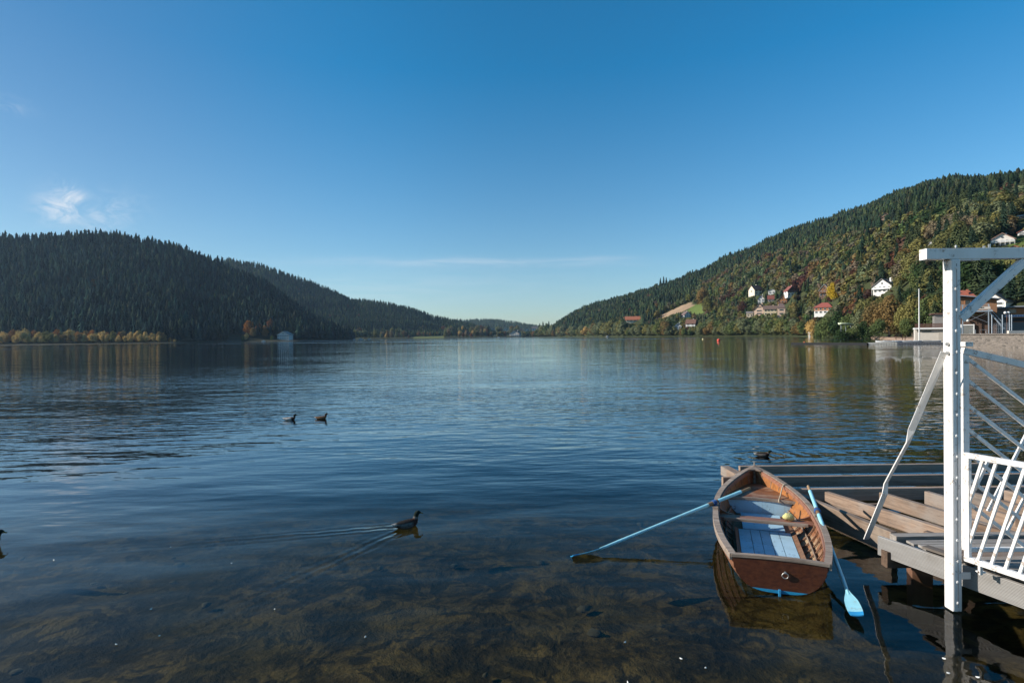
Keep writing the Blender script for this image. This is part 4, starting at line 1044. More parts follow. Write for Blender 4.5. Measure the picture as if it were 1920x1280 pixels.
# kiosk
kk = thing('kiosk', (pl(1519, 430).x, 430, .3), radians(-30), 'small white lakeside kiosk at the water edge under the golden tree', 'kiosk')
kq = 430 / FPX
b_ = MB(); b_.box((0, 1.5, 2.2 * .9 - .6), (7 * kq, 2.6, 5.0)); b_.build('wall', M['frame_white'], kk)
b_ = MB(); b_.prism([(-1.8, 0, 3.8), (1.8, 0, 3.8), (0, 0, 5.4)], (0, 3, 0)); b_.build('roof', plain('grey_slates', (.2, .19, .18), .8), kk)
b_ = MB(); b_.box((0.3, -.0, 1.4), (.9, .2, 1.9)); b_.build('door', M['window_glass'], kk)
# water slide
q = HD.hit(1586, 626); sd = thing('water_slide', (pl(1586, 262).x, 262, HD.at(pl(1586, 262).x, 262)), 0, 'pale green water slide trough on posts at the left end of the beach', 'slide')
ks = 262 / FPX; zs = wz(609, 1586, 262) - HD.at(pl(1586, 262).x, 262)
tr_ = MB(); n_ = 16
for i in range(n_):
    pass
path = [((-13 + 26 * i / 9) * ks, -1.2 * sin(i / 9 * pi) , zs + .9 - 1.8 * (i / 9) * .35 + .2) for i in range(10)]
vs = []; fs = []
for i, p in enumerate(path):
    for j in range(9):
        a_ = pi + pi * j / 8; vs.append((p[0], p[1] + .85 * cos(a_), p[2] + .85 * sin(a_)))
for i in range(9):
    for j in range(8): fs.append((i * 9 + j, i * 9 + j + 1, i * 9 + 10 + j, i * 9 + 9 + j))
tr_.add(vs, fs)
so = tr_.build('trough', plain('pale_green_plastic', (.50, .56, .38), .4), sd, 60); sm = so.modifiers.new('thickness', 'SOLIDIFY'); sm.thickness = .12
for q in (-9, 0, 9):
    p_ = MB(); p_.tube([(q * ks, 0, -.5), (q * ks, 0, zs)], .12, 8); p_.build('post', M['galv'], sd)

M['pale_float'] = plain('pale_float_plastic', (.42, .41, .38), .5)
M['dark_float'] = plain('dark_float_plastic', (.10, .11, .13), .45)
# floating pontoon
a, b = P(1486, 645, 160), P(1628, 646, 142); a.z = b.z = 0
def long_box(name, a, b, w, h, z, mat, **kw):
    L_ = (Vector((b.x, b.y, 0)) - Vector((a.x, a.y, 0))).length; m_ = MB(); m_.box((0, 0, 0), (L_, w, h)); o = m_.build(name, mat, None, None, .02 if h > .1 else 0)
    o.location = ((a.x + b.x) / 2, (a.y + b.y) / 2, z); o.rotation_euler = (0, 0, atan2(b.y - a.y, b.x - a.x)); return tag(o, **kw)
long_box('floating_boom', a, b, 1.3, .5, .17, plain('black_float_rubber', (.016, .017, .019), .95), label='long low black floating jetty running out from the white pontoon', cat='jetty')
b2 = P(1790, 647, 134); b2.z = 0
pt = thing('pontoon', (b.x, b.y, 0), atan2(b2.y - b.y, b2.x - b.x), 'pontoon of grey and dark plastic cubes carrying white boats', 'pontoon')
Lp = (b2 - b).length; nq = int(Lp / .55)
for i in range(nq):
    c_ = MB()
    for j in range(6): c_.box((.275 + i * .55, j * .55, .22), (.5, .5, .42))
    c_.build('float_cube', M['pale_float'] if i < nq * .33 else M['dark_float'], pt, None, .05)
def hull_shape(name, L, W, H, mat, label, cat, loc, rz, group=None, deck=None):
    """slim pointed hull with a cambered deck"""
    m_ = MB(); n_ = 15; vs = []; fs = []
    for i in range(n_):
        s = i / (n_ - 1); b = W / 2 * max(.03, sin(pi * min(1, s * .92 + .06)) ** .6); sh = H * (.85 + .25 * (2 * s - 1) ** 2)
        vs += [(L * (s - .5), -b, sh), (L * (s - .5), -b * .7, H * .2), (L * (s - .5), 0, 0), (L * (s - .5), b * .7, H * .2), (L * (s - .5), b, sh), (L * (s - .5), 0, sh + H * .12)]
    for i in range(n_ - 1):
        for j in range(6): fs.append((i * 6 + j, i * 6 + (j + 1) % 6, i * 6 + 6 + (j + 1) % 6, i * 6 + 6 + j))
    fs += [tuple(range(6)), tuple((n_ - 1) * 6 + j for j in range(6))[::-1]]
    m_.add(vs, fs); r_ = thing(name, loc, rz, label, cat, group)
    m_.build('hull', mat, r_, 40)
    dk = MB(); dk.box((0, 0, H * 1.0), (L * .3, W * .5, H * .2)); dk.build('cockpit', deck or M['dark_float'], r_, None, .02)
    return r_
whm = M['frame_white']; pa = atan2(b2.y - b.y, b2.x - b.x)
def on_pont(px, py, d): return P(px, py, d)
for px_, d_, zup, L_, lab, mt in [(1665, 141, .44, 5.2, 'white sailing board hull lying on the left of the pontoon', whm), (1682, 143, .44, 6.0, 'second white hull lying behind on the pontoon', whm), (1703, 139.5, .44, 5.4, 'white hull lying beside the flagpole on the pontoon', whm),
        (1738, 138.5, .44, 5.6, 'white hull lying right of the flagpole on the pontoon', whm)]:
    p = P(px_, 640, d_); hull_shape('sailing_dinghy', L_, 1.2, .45, mt, lab, 'boat', (p.x, p.y, zup), pa, 'white boats on the pontoon')
# boat rack on the beach
kr = 146 / FPX
p = P(1736, 637, 146); zr = HD.at(p.x, p.y)
rk = thing('boat_rack', (p.x, p.y, zr), 0, 'rusty rack carrying a blue and a white boat before the boathouse', 'rack')
for q in (-3.2, 0, 2.6):
    c_ = MB(); c_.box((q, 0, .9), (.14, .14, 1.9)); c_.box((q, .9, .9), (.14, .14, 1.9)); c_.box((q, .45, .75), (.1, 1.1, .1)); c_.box((q, .45, 1.45), (.1, 1.1, .1)); c_.build('frame', M['rust'], rk)
hull_shape('kayak', 6.4, .7, .3, plain('blue_boat_plastic', (.06, .25, .55), .4), 'long blue kayak on the upper rack arms', 'kayak', (p.x, p.y + .45, zr + 1.5), 0)
hull_shape('kayak', 6.2, .75, .32, whm, 'long white kayak on the lower rack arms', 'kayak', (p.x - 1, p.y + .45, zr + .8), 0)
p = P(1690, 637, 143)
fr2 = thing('boat_trestle', (p.x, p.y, .3), 0, 'rusty trestle frame standing at the back of the pontoon', 'trestle')
for q in (-1.4, .2, .9):
    c_ = MB(); c_.tube([(q, 0, 0), (q + .1, 0, 2.0)], .07, 6); c_.build('leg', M['rust'], fr2)
c_ = MB(); c_.box((-.2, 0, 1.9), (3.2, .16, .12)); c_.box((-.2, 0, 1.3), (3.0, .12, .1)); c_.build('crossbar', M['rust'], fr2)
p = P(1714, 623, 180); hull_shape('motorboat', 4.5, 1.7, .9, whm, 'white motorboat pulled up on the sand left of the flagpole', 'boat', (p.x, p.y, HD.at(p.x, p.y) + .1), .3)
p = P(1697, 627, 172); hull_shape('kayak', 4.2, .7, .35, plain('pink_plastic', (.42, .12, .14), .5), 'pinkish kayak lying on the sand', 'kayak', (p.x, p.y, HD.at(p.x, p.y) + .05), .5)
# boats far out, buoys
def far_boat(px, py, d, L, label, cabin=True):
    p = P(px, py, d); r_ = hull_shape('motorboat', L, L * .34, L * .16, whm, label, 'boat', (p.x, p.y, -.1), .2)
    if cabin:
        c_ = MB(); c_.box((0, 0, L * .24), (L * .35, L * .24, L * .2)); c_.box((0, 0, L * .37), (L * .5, L * .28, .12)); c_.build('cabin', whm, r_, None, .05)
far_boat(1139, 630, 1000, 6, 'white cabin boat crossing in front of the right bank trees')
far_boat(935, 632, 1500, 7, 'tiny white boat off the far village')
far_boat(494, 638.5, 760, 5, 'small white boat moored left of the white hotel')
far_boat(676, 635, 1230, 9, 'long white boat moored at the marina on the far left shore')
far_boat(664, 635, 1225, 6, 'smaller white boat moored left at the marina'); far_boat(692, 634.6, 1260, 7, 'white boat moored right at the marina')
for px, py, c, lab, rr in [(1347.5, 639, (.62, .06, .03), 'red mooring buoy floating before the right bank', .75), (1318, 636, (.75, .62, .3), 'small pale yellow buoy floating left of the red buoy', .5), (1508, 642, (.7, .16, .05), 'orange buoy behind the black floating jetty', .25)]:
    p = PZ(px, py, 0) if py > 638.9 else P(px, py, 330); by_ = thing('buoy', (p.x, p.y, 0), 0, lab, 'buoy')
    m_ = MB(); m_.sphere((0, 0, rr * .4), rr, 12, 0, (1, 1, .9)); m_.build('float', plain('buoy_paint', c, .5), by_, 60); m_ = MB(); m_.tube([(0, 0, rr), (0, 0, rr * 1.5)], rr * .18, 8); m_.build('eye', M['steel'], by_)

# ------------------------------------------------------------------ jetty
def beam(name, A, B, w, h, mat, parent, bev=.006, roll=0, ztop=True):
    """timber from A to B; A, B lie on the middle of its top edge"""
    A, B = Vector(A), Vector(B); d = B - A; L = d.length; x = d.normalized()
    y = Vector((0, 0, 1)).cross(x).normalized(); z = x.cross(y)
    if roll: q = Matrix.Rotation(roll, 3, x); y = q @ y; z = q @ z
    m_ = MB(); m_.box((L / 2, 0, -h / 2 if ztop else 0), (L, w, h))
    o = m_.build(name, mat, None, None, bev); M4 = Matrix((x, y, z)).transposed().to_4x4()
    o.location = A; o.rotation_euler = M4.to_euler()
    if parent: attach(o, parent, True)
    return o
ZJ = .355; ZD = .48
J = thing('jetty', (5.6, 7.5, 0), 0, 'unfinished wooden jetty of bare beams and grey planks beside the rowing boat', 'jetty')
jw, gw, dw = M['jetty_wood'], M['grey_wood'], M['dark_wood']
ax = Vector((.335, -.942, 0)); ay = Vector((.942, .335, 0))
def q3(px, py, z=ZJ): p = PZ(px, py, z); return Vector((p.x, p.y, z))
# head beams
f1 = q3(1388, 876); beam('head_beam', (f1.x, f1.y + .05, ZJ + .02), (14.5, f1.y + .05, ZJ + .02), .09, .17, M['head_wood'], J)
f2 = q3(1400, 894); beam('head_beam', (f2.x - .45, f2.y + .05, ZJ - .005), (14.5, f2.y + .05, ZJ - .005), .09, .20, M['head_wood'], J)
f3 = q3(1470, 917.5); beam('head_beam', (f3.x, f3.y + .05, ZJ), (14.5, f3.y + .05, ZJ), .10, .21, M['head_wood'], J)
e1 = q3(1372, 881); beam('end_beam', (e1.x + .02, f1.y + .22, ZJ - .01), (e1.x + .06, f2.y + .10, ZJ - .01), .17, .19, jw, J)
# joists running back to the deck
near0 = q3(1700, 996)
def joist(px, py, dirv, length, w=.085, h=.21, mat=jw, z=ZJ - .004):
    a = q3(px, py, z); return beam('joist', a, a + dirv.normalized() * length, w, h, mat, J)
joist(1550, 921, Vector((.50, -1.62, 0)), 2.3, .09, .22)
joist(1652, 922, Vector((.42, -1.62, 0)), 2.35, .09, .22)
joist(1737, 920, Vector((.35, -1.62, 0)), 2.35, .09, .22)
joist(1812, 919, Vector((.3, -1.62, 0)), 2.35, .09, .22); joist(1886, 918, Vector((.3, -1.62, 0)), 2.35, .09, .22); joist(1965, 917, Vector((.25, -1.62, 0)), 2.35, .09, .22)
s0 = q3(1492, 925, ZJ - .012); s1 = q3(1668, 997, ZJ - .012)
beam('side_beam', s0 + Vector((.06, 0, 0)), s1 + Vector((.06, 0, 0)), .10, .31, M['knot_wood'], J)
o0 = q3(1637, 1004, ZD) + Vector((.045, 0, 0)); od = Vector((.35, -.937, 0)).normalized()
beam('side_board', o0 + Vector((.03, 0, .0)), o0 + Vector((.03, 0, .0)) + od * 5.2, .05, .24, M['grooved'], J, .004)
# board across the start of the deck
c0 = q3(1676, 1003, ZD + .05); beam('kerb_board', c0 + Vector((0, .02, 0)), c0 + Vector((4.2, .02, 0)), .13, .12, gw, J)
# joists under the deck end, cross timber below
u0 = o0 + od * .12; beam('cross_timber', Vector((u0.x - .02, u0.y, ZD - .15)), Vector((u0.x + 4.2, u0.y, ZD - .15)), .12, .20, dw, J)
for i in range(3):
    st0 = o0 + ay * (.9 + i * .95) + Vector((0, 0, -.045)); beam('joist', st0, st0 + od * 5.1, .08, .18, dw, J)
# deck planks, lying across
nd = 34
for i in range(nd):
    s = .34 + i * .145; a = o0 + od * s
    a = Vector((a.x + .075, a.y, ZD + .028)); Lp_ = 3.6 + .1 * rng.random()
    z_ = .004 * rng.random()
    beam('deck_plank', a + Vector((.02 * rng.random(), 0, z_)), a + Vector((Lp_, .0, z_)), .136, .03, gw if rng.random() < .8 else jw, J, .004)
# edge strip over the side board
e0 = o0 + od * .55; beam('edge_strip', e0 + Vector((.06, 0, .063)), e0 + od * 4.5 + Vector((.06, 0, .063)), .11, .03, M['edge_wood'], J, .004)
# piles
for p, w_ in ((PZ(1724, 1072, 0), .23), (o0 + od * .85 + ay * 2.8, .19), (o0 + od * 3.6 + ay * .3, .19), (Vector((e1.x + .5, f2.y + .4, 0)), .17), (Vector((8.2, f3.y + .3, 0)), .17), (Vector((12., f3.y + .3, 0)), .17)):
    m_ = MB(); m_.box((0, 0, -.55), (w_, w_, 1.6)); pz = m_.build('pile', M['pile_wood'], None, None, .01); pz.location = (p.x, p.y, 0.0); pz.rotation_euler = (0, radians(-90) * 0, radians(-20)); attach(pz, J, True)
# scrap boards lying low between the joists
for (pa_, pb_) in (((1560, 952), (1640, 962)), ((1590, 945), (1700, 942)), ((1720, 950), (1830, 947))):
    a, b = q3(*pa_, .12), q3(*pb_, .12); beam('low_batten', a, b, .07, .05, jw, J)

# ------------------------------------------------------------------ white gateway
W_ = M['white']
DP_ = 6.30
pA = P(1786.5, 1000, DP_); PXp, PYp = pA.x, DP_
zt = P(1788, 487, DP_).z; zbm = .012
G = thing('gateway', (PXp, PYp, 0), 0, 'rusty white steel gateway with tall post and crossbeam on the jetty', 'gateway')
hw, hd = .05, .066
def upright(x, y):
    m_ = MB(); m_.box((x, y, (zt + zbm) / 2), (hw * 2, hd * 2, zt - zbm)); return m_
po = upright(0, 0); o = po.build('post', W_, G, None, .014)
bt = MB()
for z_ in [zbm + .1 + .23 * i for i in range(18)]:
    bt.sphere((0.0 + .012 * (rng.random() - .5), -hd - .002, z_), .014, 8, 0, (1, .6, 1.3))
bt.build('bolt', M['white'], o)
sm_ = MB(); sm_.box((.004, -hd - .001, (zt + zbm) / 2), (.005, .006, zt - zbm - .1)); sm_.build('weld_seam', M['seam'], o)
for z_ in (P(1776, 645, DP_).z, P(1776, 662, DP_).z):
    m_ = MB(); m_.tube([(-hw - .0, -.02, z_), (-hw - .025, -.02, z_)], .022, 6); m_.build('bolt_head', M['steel'], o)
ph = MB(); ph.box((hw + .022, .05, zt / 2 + .3), (.035, .05, zt - .8)); ph.build('hinge_bar', M['seam'], G)
gap = 2.65
o2 = upright(gap, -.0).build('post', W_, G, None, .014)
zb1 = zt; hb = .118
m_ = MB(); m_.box(((gap + .1 - .265) / 2, .0, zb1 + hb / 2 + .002), (gap + .265 + .1 + .1, .115, hb)); cbm = m_.build('crossbeam', W_, G, None, .004)
for x_ in (.36, .42):
    m_ = MB(); m_.tube([(x_, 0, zb1 + hb), (x_, 0, zb1 + hb + .03 + .02 * (x_ > .4))], .012, 6); m_.build('bolt', M['steel'], cbm)
m_ = MB(); m_.box((hw + .09, 0, zb1 - .006), (.28, .1, .014)); m_.build('plate', W_, G)
# corner braces
bz0 = P(1801, 594, DP_).z; bx1 = P(1913, 488, DP_)
def flatbar(name, A, B, w, th, mat, parent, side=Vector((0, 1, 0))):
    A, B = Vector(A), Vector(B); x = (B - A).normalized(); n = x.cross(side).normalized(); y = n.cross(x)
    m_ = MB(); m_.box(((B - A).length / 2, 0, 0), ((B - A).length, w, th)); o = m_.build(name, mat, None, None, min(.004, th * .2))
    o.location = A; o.rotation_euler = Matrix((x, y, n)).transposed().to_4x4().to_euler(); attach(o, parent, True); return o
flatbar('brace', (PXp + .07, PYp - .02, bz0), (bx1.x, PYp - .02, bx1.z), .05, .05, W_, G)
flatbar('brace', (PXp + gap - .07, PYp - .02, bz0), (PXp + gap - (bx1.x - PXp), PYp - .02, bx1.z), .05, .05, W_, G)
flatbar('brace_flange', (PXp + .075, PYp - .05, bz0 - .03), (bx1.x + .02, PYp - .05, bx1.z - .02), .012, .075, W_, G)
# bent flat stay
A = P(1768, 668, 6.48); 
lo = q3(1626, 1009, .33); mid_t = .425
def on_line(px, py):
    # the stay lies in the upright plane through its foot and the post
    return PV(px, py, (lo.x, lo.y), (PXp - .07, PYp))
pts = [on_line(1771, 660), on_line(1709, 806), on_line(1703, 828), on_line(1661, 905), on_line(1659, 925), on_line(1624, 1010)]
nrm = Vector((PXp - lo.x, PYp - lo.y, 0)).normalized(); sd_ = Vector((-nrm.y, nrm.x, 0))
m_ = MB(); vs = []
for i, p in enumerate(pts):
    t_ = (pts[min(i + 1, 5)] - pts[max(i - 1, 0)]).normalized(); n_ = t_.cross(sd_).normalized(); tw = radians((30, 26, -16, -18, 4, 2)[i])
    a_ = sd_ * cos(tw) + n_ * sin(tw); b_ = n_ * cos(tw) - sd_ * sin(tw)
    wv = .036; tv = .006
    vs += [p + a_ * wv + b_ * tv, p - a_ * wv + b_ * tv, p - a_ * wv - b_ * tv, p + a_ * wv - b_ * tv]
fs = [(0, 1, 2, 3), (20, 23, 22, 21)] + [(i * 4 + j, i * 4 + (j + 1) % 4, i * 4 + 4 + (j + 1) % 4, i * 4 + 4 + j) for i in range(5) for j in range(4)]
m_.add(vs, fs); so_ = m_.build('stay_bar', W_, None); attach(so_, G, True)
# bracket to the deck
zbk = P(1812, 1080, 6.25).z
m_ = MB(); m_.box((.10, -.03, zbk), (.14, .012, .075)); 
m_.box((.225, -.065, zbk - .002), (.16, .012, .07), radians(-66))
bk = m_.build('bracket', W_, G, None, .003)
for i in (0, 1):
    m_ = MB(); c_ = Vector((.225, -.065, zbk)) + Matrix.Rotation(radians(-66), 3, 'Z') @ Vector((-.045 + .09 * i, -.012, 0)); m_.sphere(c_, .016, 8); m_.build('bolt', M['steel'], bk)

# ---- tall gate leaf behind, closed across the jetty
YG = 6.41
def gp(px, py): p = P(px, py, YG); return Vector((p.x, YG, p.z))
GT = thing('gate', (gp(1809, 1000).x, YG, .4), 0, 'tall white steel gate with slanting bars and sloping top rail', 'gate')
zlo = gp(1812, 1030).z
tl = gp(1809, 655); bl_ = Vector((tl.x, YG, zlo))
def gbar(name, A, B, w=.05, th=.035): return flatbar(name, A, B, w, th, W_, GT, Vector((0, 1, 0)))
xgr = PXp + gap / 2 - .02
gbar('stile', (tl.x, YG, tl.z), bl_, .035, .072)
gbar('hinge_block', (tl.x - .03, YG, tl.z + .06), (tl.x + .06, YG, tl.z + .06), .09, .05)
tr2 = gp(1920, 688); slope = (tr2.z - tl.z) / (tr2.x - tl.x)
TR = Vector((xgr, YG, tl.z + slope * (xgr - tl.x) * .85))
gbar('top_rail', tl + Vector((-.03, 0, -.01)), TR, .05, .07)
gbar('bottom_rail', bl_, (xgr, YG, zlo), .04, .045)
gbar('stile', TR + Vector((0, 0, .03)), (xgr, YG, zlo), .045, .06)
dx = gp(1920, 748) - gp(1817, 668); sl = dx.z / dx.x
for py in (668, 709, 755, 800, 846, 892, 938):
    a = gp(1815, py); a.x = tl.x; 
    xe = min(xgr, a.x + (zlo - a.z) / sl); gbar('slanting_bar', a, (xe, YG, a.z + sl * (xe - a.x)), .025, .038)
a, b = gp(1790 + 55, 1000), gp(1925, 826)
for (p0, p1) in (((1858, 960), (1932, 812)), ((1893, 1000), (1960, 870)), ((1822, 942), (1860, 862))):
    gbar('cross_bar', gp(*p0) + Vector((0, .04, 0)), gp(*p1) + Vector((0, .04, 0)), .02, .034)
# ---- low railing on the near edge of the jetty
ra = P(1812, 1000, 6.17); rdir = od
RA = (ra.x, ra.y); RB = (ra.x + rdir.x, ra.y + rdir.y)
def rp(px, py): return PV(px, py, RA, RB)
RL = thing('railing', (ra.x, ra.y, ZD + .04), 0, 'low white railing with slanting bars along the near jetty edge', 'railing')
sdv = Vector((-rdir.y, rdir.x, 0))
def rbar(name, A, B, w=.045, th=.045): return flatbar(name, A, B, w, th, W_, RL, sdv)
tl_ = rp(1814, 853); bl2 = rp(1814, 1046); ztop_ = tl_.z; zbot = bl2.z
def rz_at(s, z): return Vector((ra.x + rdir.x * s, ra.y + rdir.y * s, z))
s_l = (Vector((tl_.x, tl_.y, 0)) - Vector((ra.x, ra.y, 0))).dot(rdir); s_e = s_l + 2.3
rbar('stile', rz_at(s_l, ztop_), rz_at(s_l, zbot - .01), .05, .05); rbar('stile', rz_at(s_e, ztop_), rz_at(s_e, zbot - .02), .05, .05)
rbar('top_rail', rz_at(s_l - .027, ztop_ + .0), rz_at(s_e + .027, ztop_), .055, .055); rbar('bottom_rail', rz_at(s_l - .027, zbot - .005), rz_at(s_e + .027, zbot - .005), .055, .055)
b0 = rp(1833, 1044); b1 = rp(1896, 866)
dsx = (Vector((b1.x, b1.y, 0)) - Vector((b0.x, b0.y, 0))).dot(rdir); 
sb0 = (Vector((b0.x, b0.y, 0)) - Vector((ra.x, ra.y, 0))).dot(rdir); pit = (Vector(rp(1858, 1052).to_tuple()[:2] + (0,)) - Vector((b0.x, b0.y, 0))).dot(rdir)
for i in range(-2, int((s_e - sb0) / pit) + 1):
    a_s, b_s = sb0 + i * pit, sb0 + i * pit + dsx; za, zb_ = zbot, ztop_
    if a_s < s_l: f = (s_l - a_s) / dsx; za = zbot + f * (ztop_ - zbot); a_s = s_l
    if b_s > s_e: f = (s_e - a_s) / (b_s - a_s); zb_ = za + f * (zb_ - za); b_s = s_e
    if b_s - a_s < .03: continue
    rbar('slanting_bar', rz_at(a_s, za), rz_at(b_s, zb_), .028, .028)
for s_ in (s_l + .12, s_l + .95, s_l + 1.9):
    m_ = MB(); p = rz_at(s_, (zbot + ZD) / 2 + .01); m_.box((0, 0, 0), (.03, .03, zbot - ZD - .03)); m_.box((0.02, .02, -(zbot - ZD) / 2 + .035), (.07, .05, .012)); f_ = m_.build('foot', W_, None); f_.location = p; attach(f_, RL, True)

# ------------------------------------------------------------------ rowing boat
def catmull(xs, ys, x):
    xs, ys = np.array(xs, float), np.array(ys, float); mth = np.gradient(ys, xs)
    i = int(np.clip(np.searchsorted(xs, x) - 1, 0, len(xs) - 2)); h_ = xs[i + 1] - xs[i]; t = (x - xs[i]) / h_
    return float((2 * t**3 - 3 * t**2 + 1) * ys[i] + (t**3 - 2 * t**2 + t) * h_ * mth[i] + (-2 * t**3 + 3 * t**2) * ys[i + 1] + (t**3 - t**2) * h_ * mth[i + 1])
BL = 4.25
def half(s): return max(.012, catmull([0, .12, .28, .45, .6, .74, .86, .94, 1], [.515, .615, .69, .705, .665, .545, .355, .185, .012], s))
def sheer(s): return catmull([0, .25, .5, .75, .9, 1], [.405, .385, .395, .445, .51, .57], s)
def keel(s): return catmull([0, .15, .5, .8, .93, 1], [.015, -.07, -.12, -.10, -.04, .06], s)
def hpt(s, v, off=0.):
    """point on the hull: s along, v from keel (0) to sheer (1); off outward"""
    b, zs, zk = half(s), sheer(s), keel(s); th = v * pi / 2
    n = .62 + .26 * float(smoothstep(0., .38, s)) + .3 * max(0, s - .6) / .4
    x = b * sin(th) ** n; z = zk + (zs - zk) * (1 - cos(th) ** 1.05)
    y = s * BL - (1 - v) ** 2 * .38 * max(0, (s - .7) / .3) ** 2
    dth = .02; nx, nz = cos(min(th, 1.5) * .8 - .15), -sin(.9 * (1 - v))
    nx, nz = sin(th) * .95 + .2 , -cos(th)
    l = sqrt(nx * nx + nz * nz)
    return Vector((max(x + off * nx / l, .0), y, z + off * nz / l))
SX, SY = 3.14, 6.73
RZ = -radians(19.4)
B = thing('rowing_boat', (SX, SY, 0), RZ, 'old varnished clinker rowing boat with pale blue floor moored beside the jetty', 'rowing boat')
NP = 8; NS = 44
def shell(name, off0, step, mat, vmin=0., flip=False):
    m_ = MB(); rows = []
    for k in range(NP):
        v0, v1 = k / NP, (k + 1) / NP
        rows += [(v0, off0 + step), (v0 + (v1 - v0) * .5, off0 + step * .5), (v1, off0)]
    for side in (-1, 1):
        vs = []; fs = []
        for i in range(NS + 1):
            s = i / NS
            for v, of in rows:
                p = hpt(s, v, of); vs.append((p.x * side, p.y, p.z))
        R = len(rows)
        for i in range(NS):
            for j in range(R - 1): fs.append((i * R + j, i * R + j + 1, i * R + R + j + 1, i * R + R + j))
        m_.add(vs, fs)
    return m_
o = shell('planking', 0., .010, None).build('planking', M['hull_paint'], B, 35)
o = shell('lining', -.014, .008, None).build('lining', M['inner'], B, 35)
# transom
out = [hpt(0, v / 16) for v in range(17)]
poly = [(p.x, 0, p.z) for p in out] + [(-p.x, 0, p.z) for p in out[::-1][0:16]]
top = [(.515 * (1 - i / 6.0), 0, .405 + .012 * sin(i / 6 * pi / 2)) for i in range(0, 12)] 
m_ = MB(); m_.prism(poly, (0, .032, 0)); tm = m_.build('transom', M['transom'], B, None, .003); 
tm.location = (0, -.012, 0)
m_ = MB()
tp_ = [(x_, .405 + .016 * (1 - (x_ / .52) ** 2)) for x_ in np.linspace(-.535, .535, 13)]
vs = []; fs = []
for x_, z_ in tp_: vs += [(x_, -.022, z_ - .012), (x_, -.022, z_ + .026), (x_, .045, z_ + .026), (x_, .045, z_ - .012)]
for i in range(12): fs += [(i * 4 + j, i * 4 + (j + 1) % 4, i * 4 + 4 + (j + 1) % 4, i * 4 + 4 + j) for j in range(4)]
fs += [(0, 1, 2, 3), (48, 51, 50, 49)]
m_.add(vs, fs); m_.build('transom_cap', M['rail_wood'], B, None, .005)
m_ = MB(); m_.torus((0.06, -.036, .245), .034, .006, Matrix.Rotation(radians(90), 3, 'X') @ Matrix.Rotation(radians(8), 3, 'X')); rg = m_.build('mooring_ring', M['steel'], B, 60)
m_ = MB(); m_.tube([(0.06, -.012, .275), (.06, -.034, .279)], .014, 8); m_.build('ring_bolt', M['steel'], rg)
m_ = MB(); m_.box((0, -.03, .03), (.03, .035, .08)); m_.build('skeg', M['hull_blue'], B, None, .006)
# gunwales, inwales
def strip(name, inn, outw, zlo_, zhi_, s0=0., s1=1., mat=None, sides=(-1, 1), dz=0.):
    m_ = MB()
    for side in sides:
        vs = []; fs = []; n_ = 50
        for i in range(n_ + 1):
            s = s0 + (s1 - s0) * i / n_; b = half(s); z = sheer(s) + dz; y = s * BL
            e = .02; tx = (half(min(s + e, 1)) - half(max(s - e, 0))) / ((min(s + e, 1) - max(s - e, 0)) * BL); l = sqrt(1 + tx * tx); nx, ny = 1 / l, -tx / l
            for of, zz_ in ((inn, zlo_), (inn, zhi_), (outw, zhi_), (outw, zlo_)):
                vs.append((side * max(b + of * nx, .004), y + of * ny, z + zz_))
        for i in range(n_): fs += [(i * 4 + j, i * 4 + (j + 1) % 4, i * 4 + 4 + (j + 1) % 4, i * 4 + 4 + j) for j in range(4)]
        fs += [(0, 1, 2, 3), (n_ * 4 + 3, n_ * 4 + 2, n_ * 4 + 1, n_ * 4)]
        m_.add(vs, fs)
    return m_
for sd2 in (-1, 1):
    strip('gunwale', -.042, .036, -.014, .028, 0, 1, None, (sd2,)).build('gunwale', M['rail_wood'], B, 40)
    strip('rubbing_strake', .006, .036, -.052, -.016, 0, .985, None, (sd2,)).build('rubbing_strake', M['rail_wood'], B, 40)
    strip('inwale', -.062, -.038, -.055, .012, .03, .95, None, (sd2,)).build('inwale', M['thwart'], B, 40)
    # sheer plank lining forward, amber, between inwale and stringer
    m_ = MB(); vs = []; fs = []; n_ = 24
    for i in range(n_ + 1):
        s = .52 + .44 * i / n_
        for v in (.62, .93): p = hpt(s, v, -.024); vs.append((sd2 * p.x, p.y, p.z))
    for i in range(n_): fs.append((i * 2, i * 2 + 1, i * 2 + 3, i * 2 + 2))
    m_.add(vs, fs); m_.build('sheer_plank', M['amber'], B)
    # riser (seat stringer)
    m_ = MB(); vs = []; fs = []; n_ = 40
    for i in range(n_ + 1):
        s = .10 + .82 * i / n_
        p = hpt(s, .60, -.024); q_ = hpt(s, .60, -.045)
        vs += [(sd2 * p.x, p.y, p.z - .022), (sd2 * p.x, p.y, p.z + .022), (sd2 * q_.x, q_.y, q_.z + .022), (sd2 * q_.x, q_.y, q_.z - .022)]
    for i in range(n_): fs += [(i * 4 + j, i * 4 + (j + 1) % 4, i * 4 + 4 + (j + 1) % 4, i * 4 + 4 + j) for j in range(4)]
    m_.add(vs, fs); m_.build('stringer', M['rail_wood'], B, 40)
    # ribs
    for i in range(17):
        s = .05 + .9 * i / 16
        m_ = MB(); vs = []; fs = []; n_ = 14
        for j in range(n_ + 1):
            v = .18 + .78 * j / n_
            for ds_2, of in ((-.0028, -.022), (.0028, -.022), (.0028, -.036), (-.0028, -.036)):
                p = hpt(s + ds_2, v, of); vs.append((sd2 * p.x, p.y, p.z))
        for j in range(n_): fs += [(j * 4 + a, j * 4 + (a + 1) % 4, j * 4 + 4 + (a + 1) % 4, j * 4 + 4 + a) for a in range(4)]
        m_.add(vs, fs); m_.build('rib', M['rib'], B)
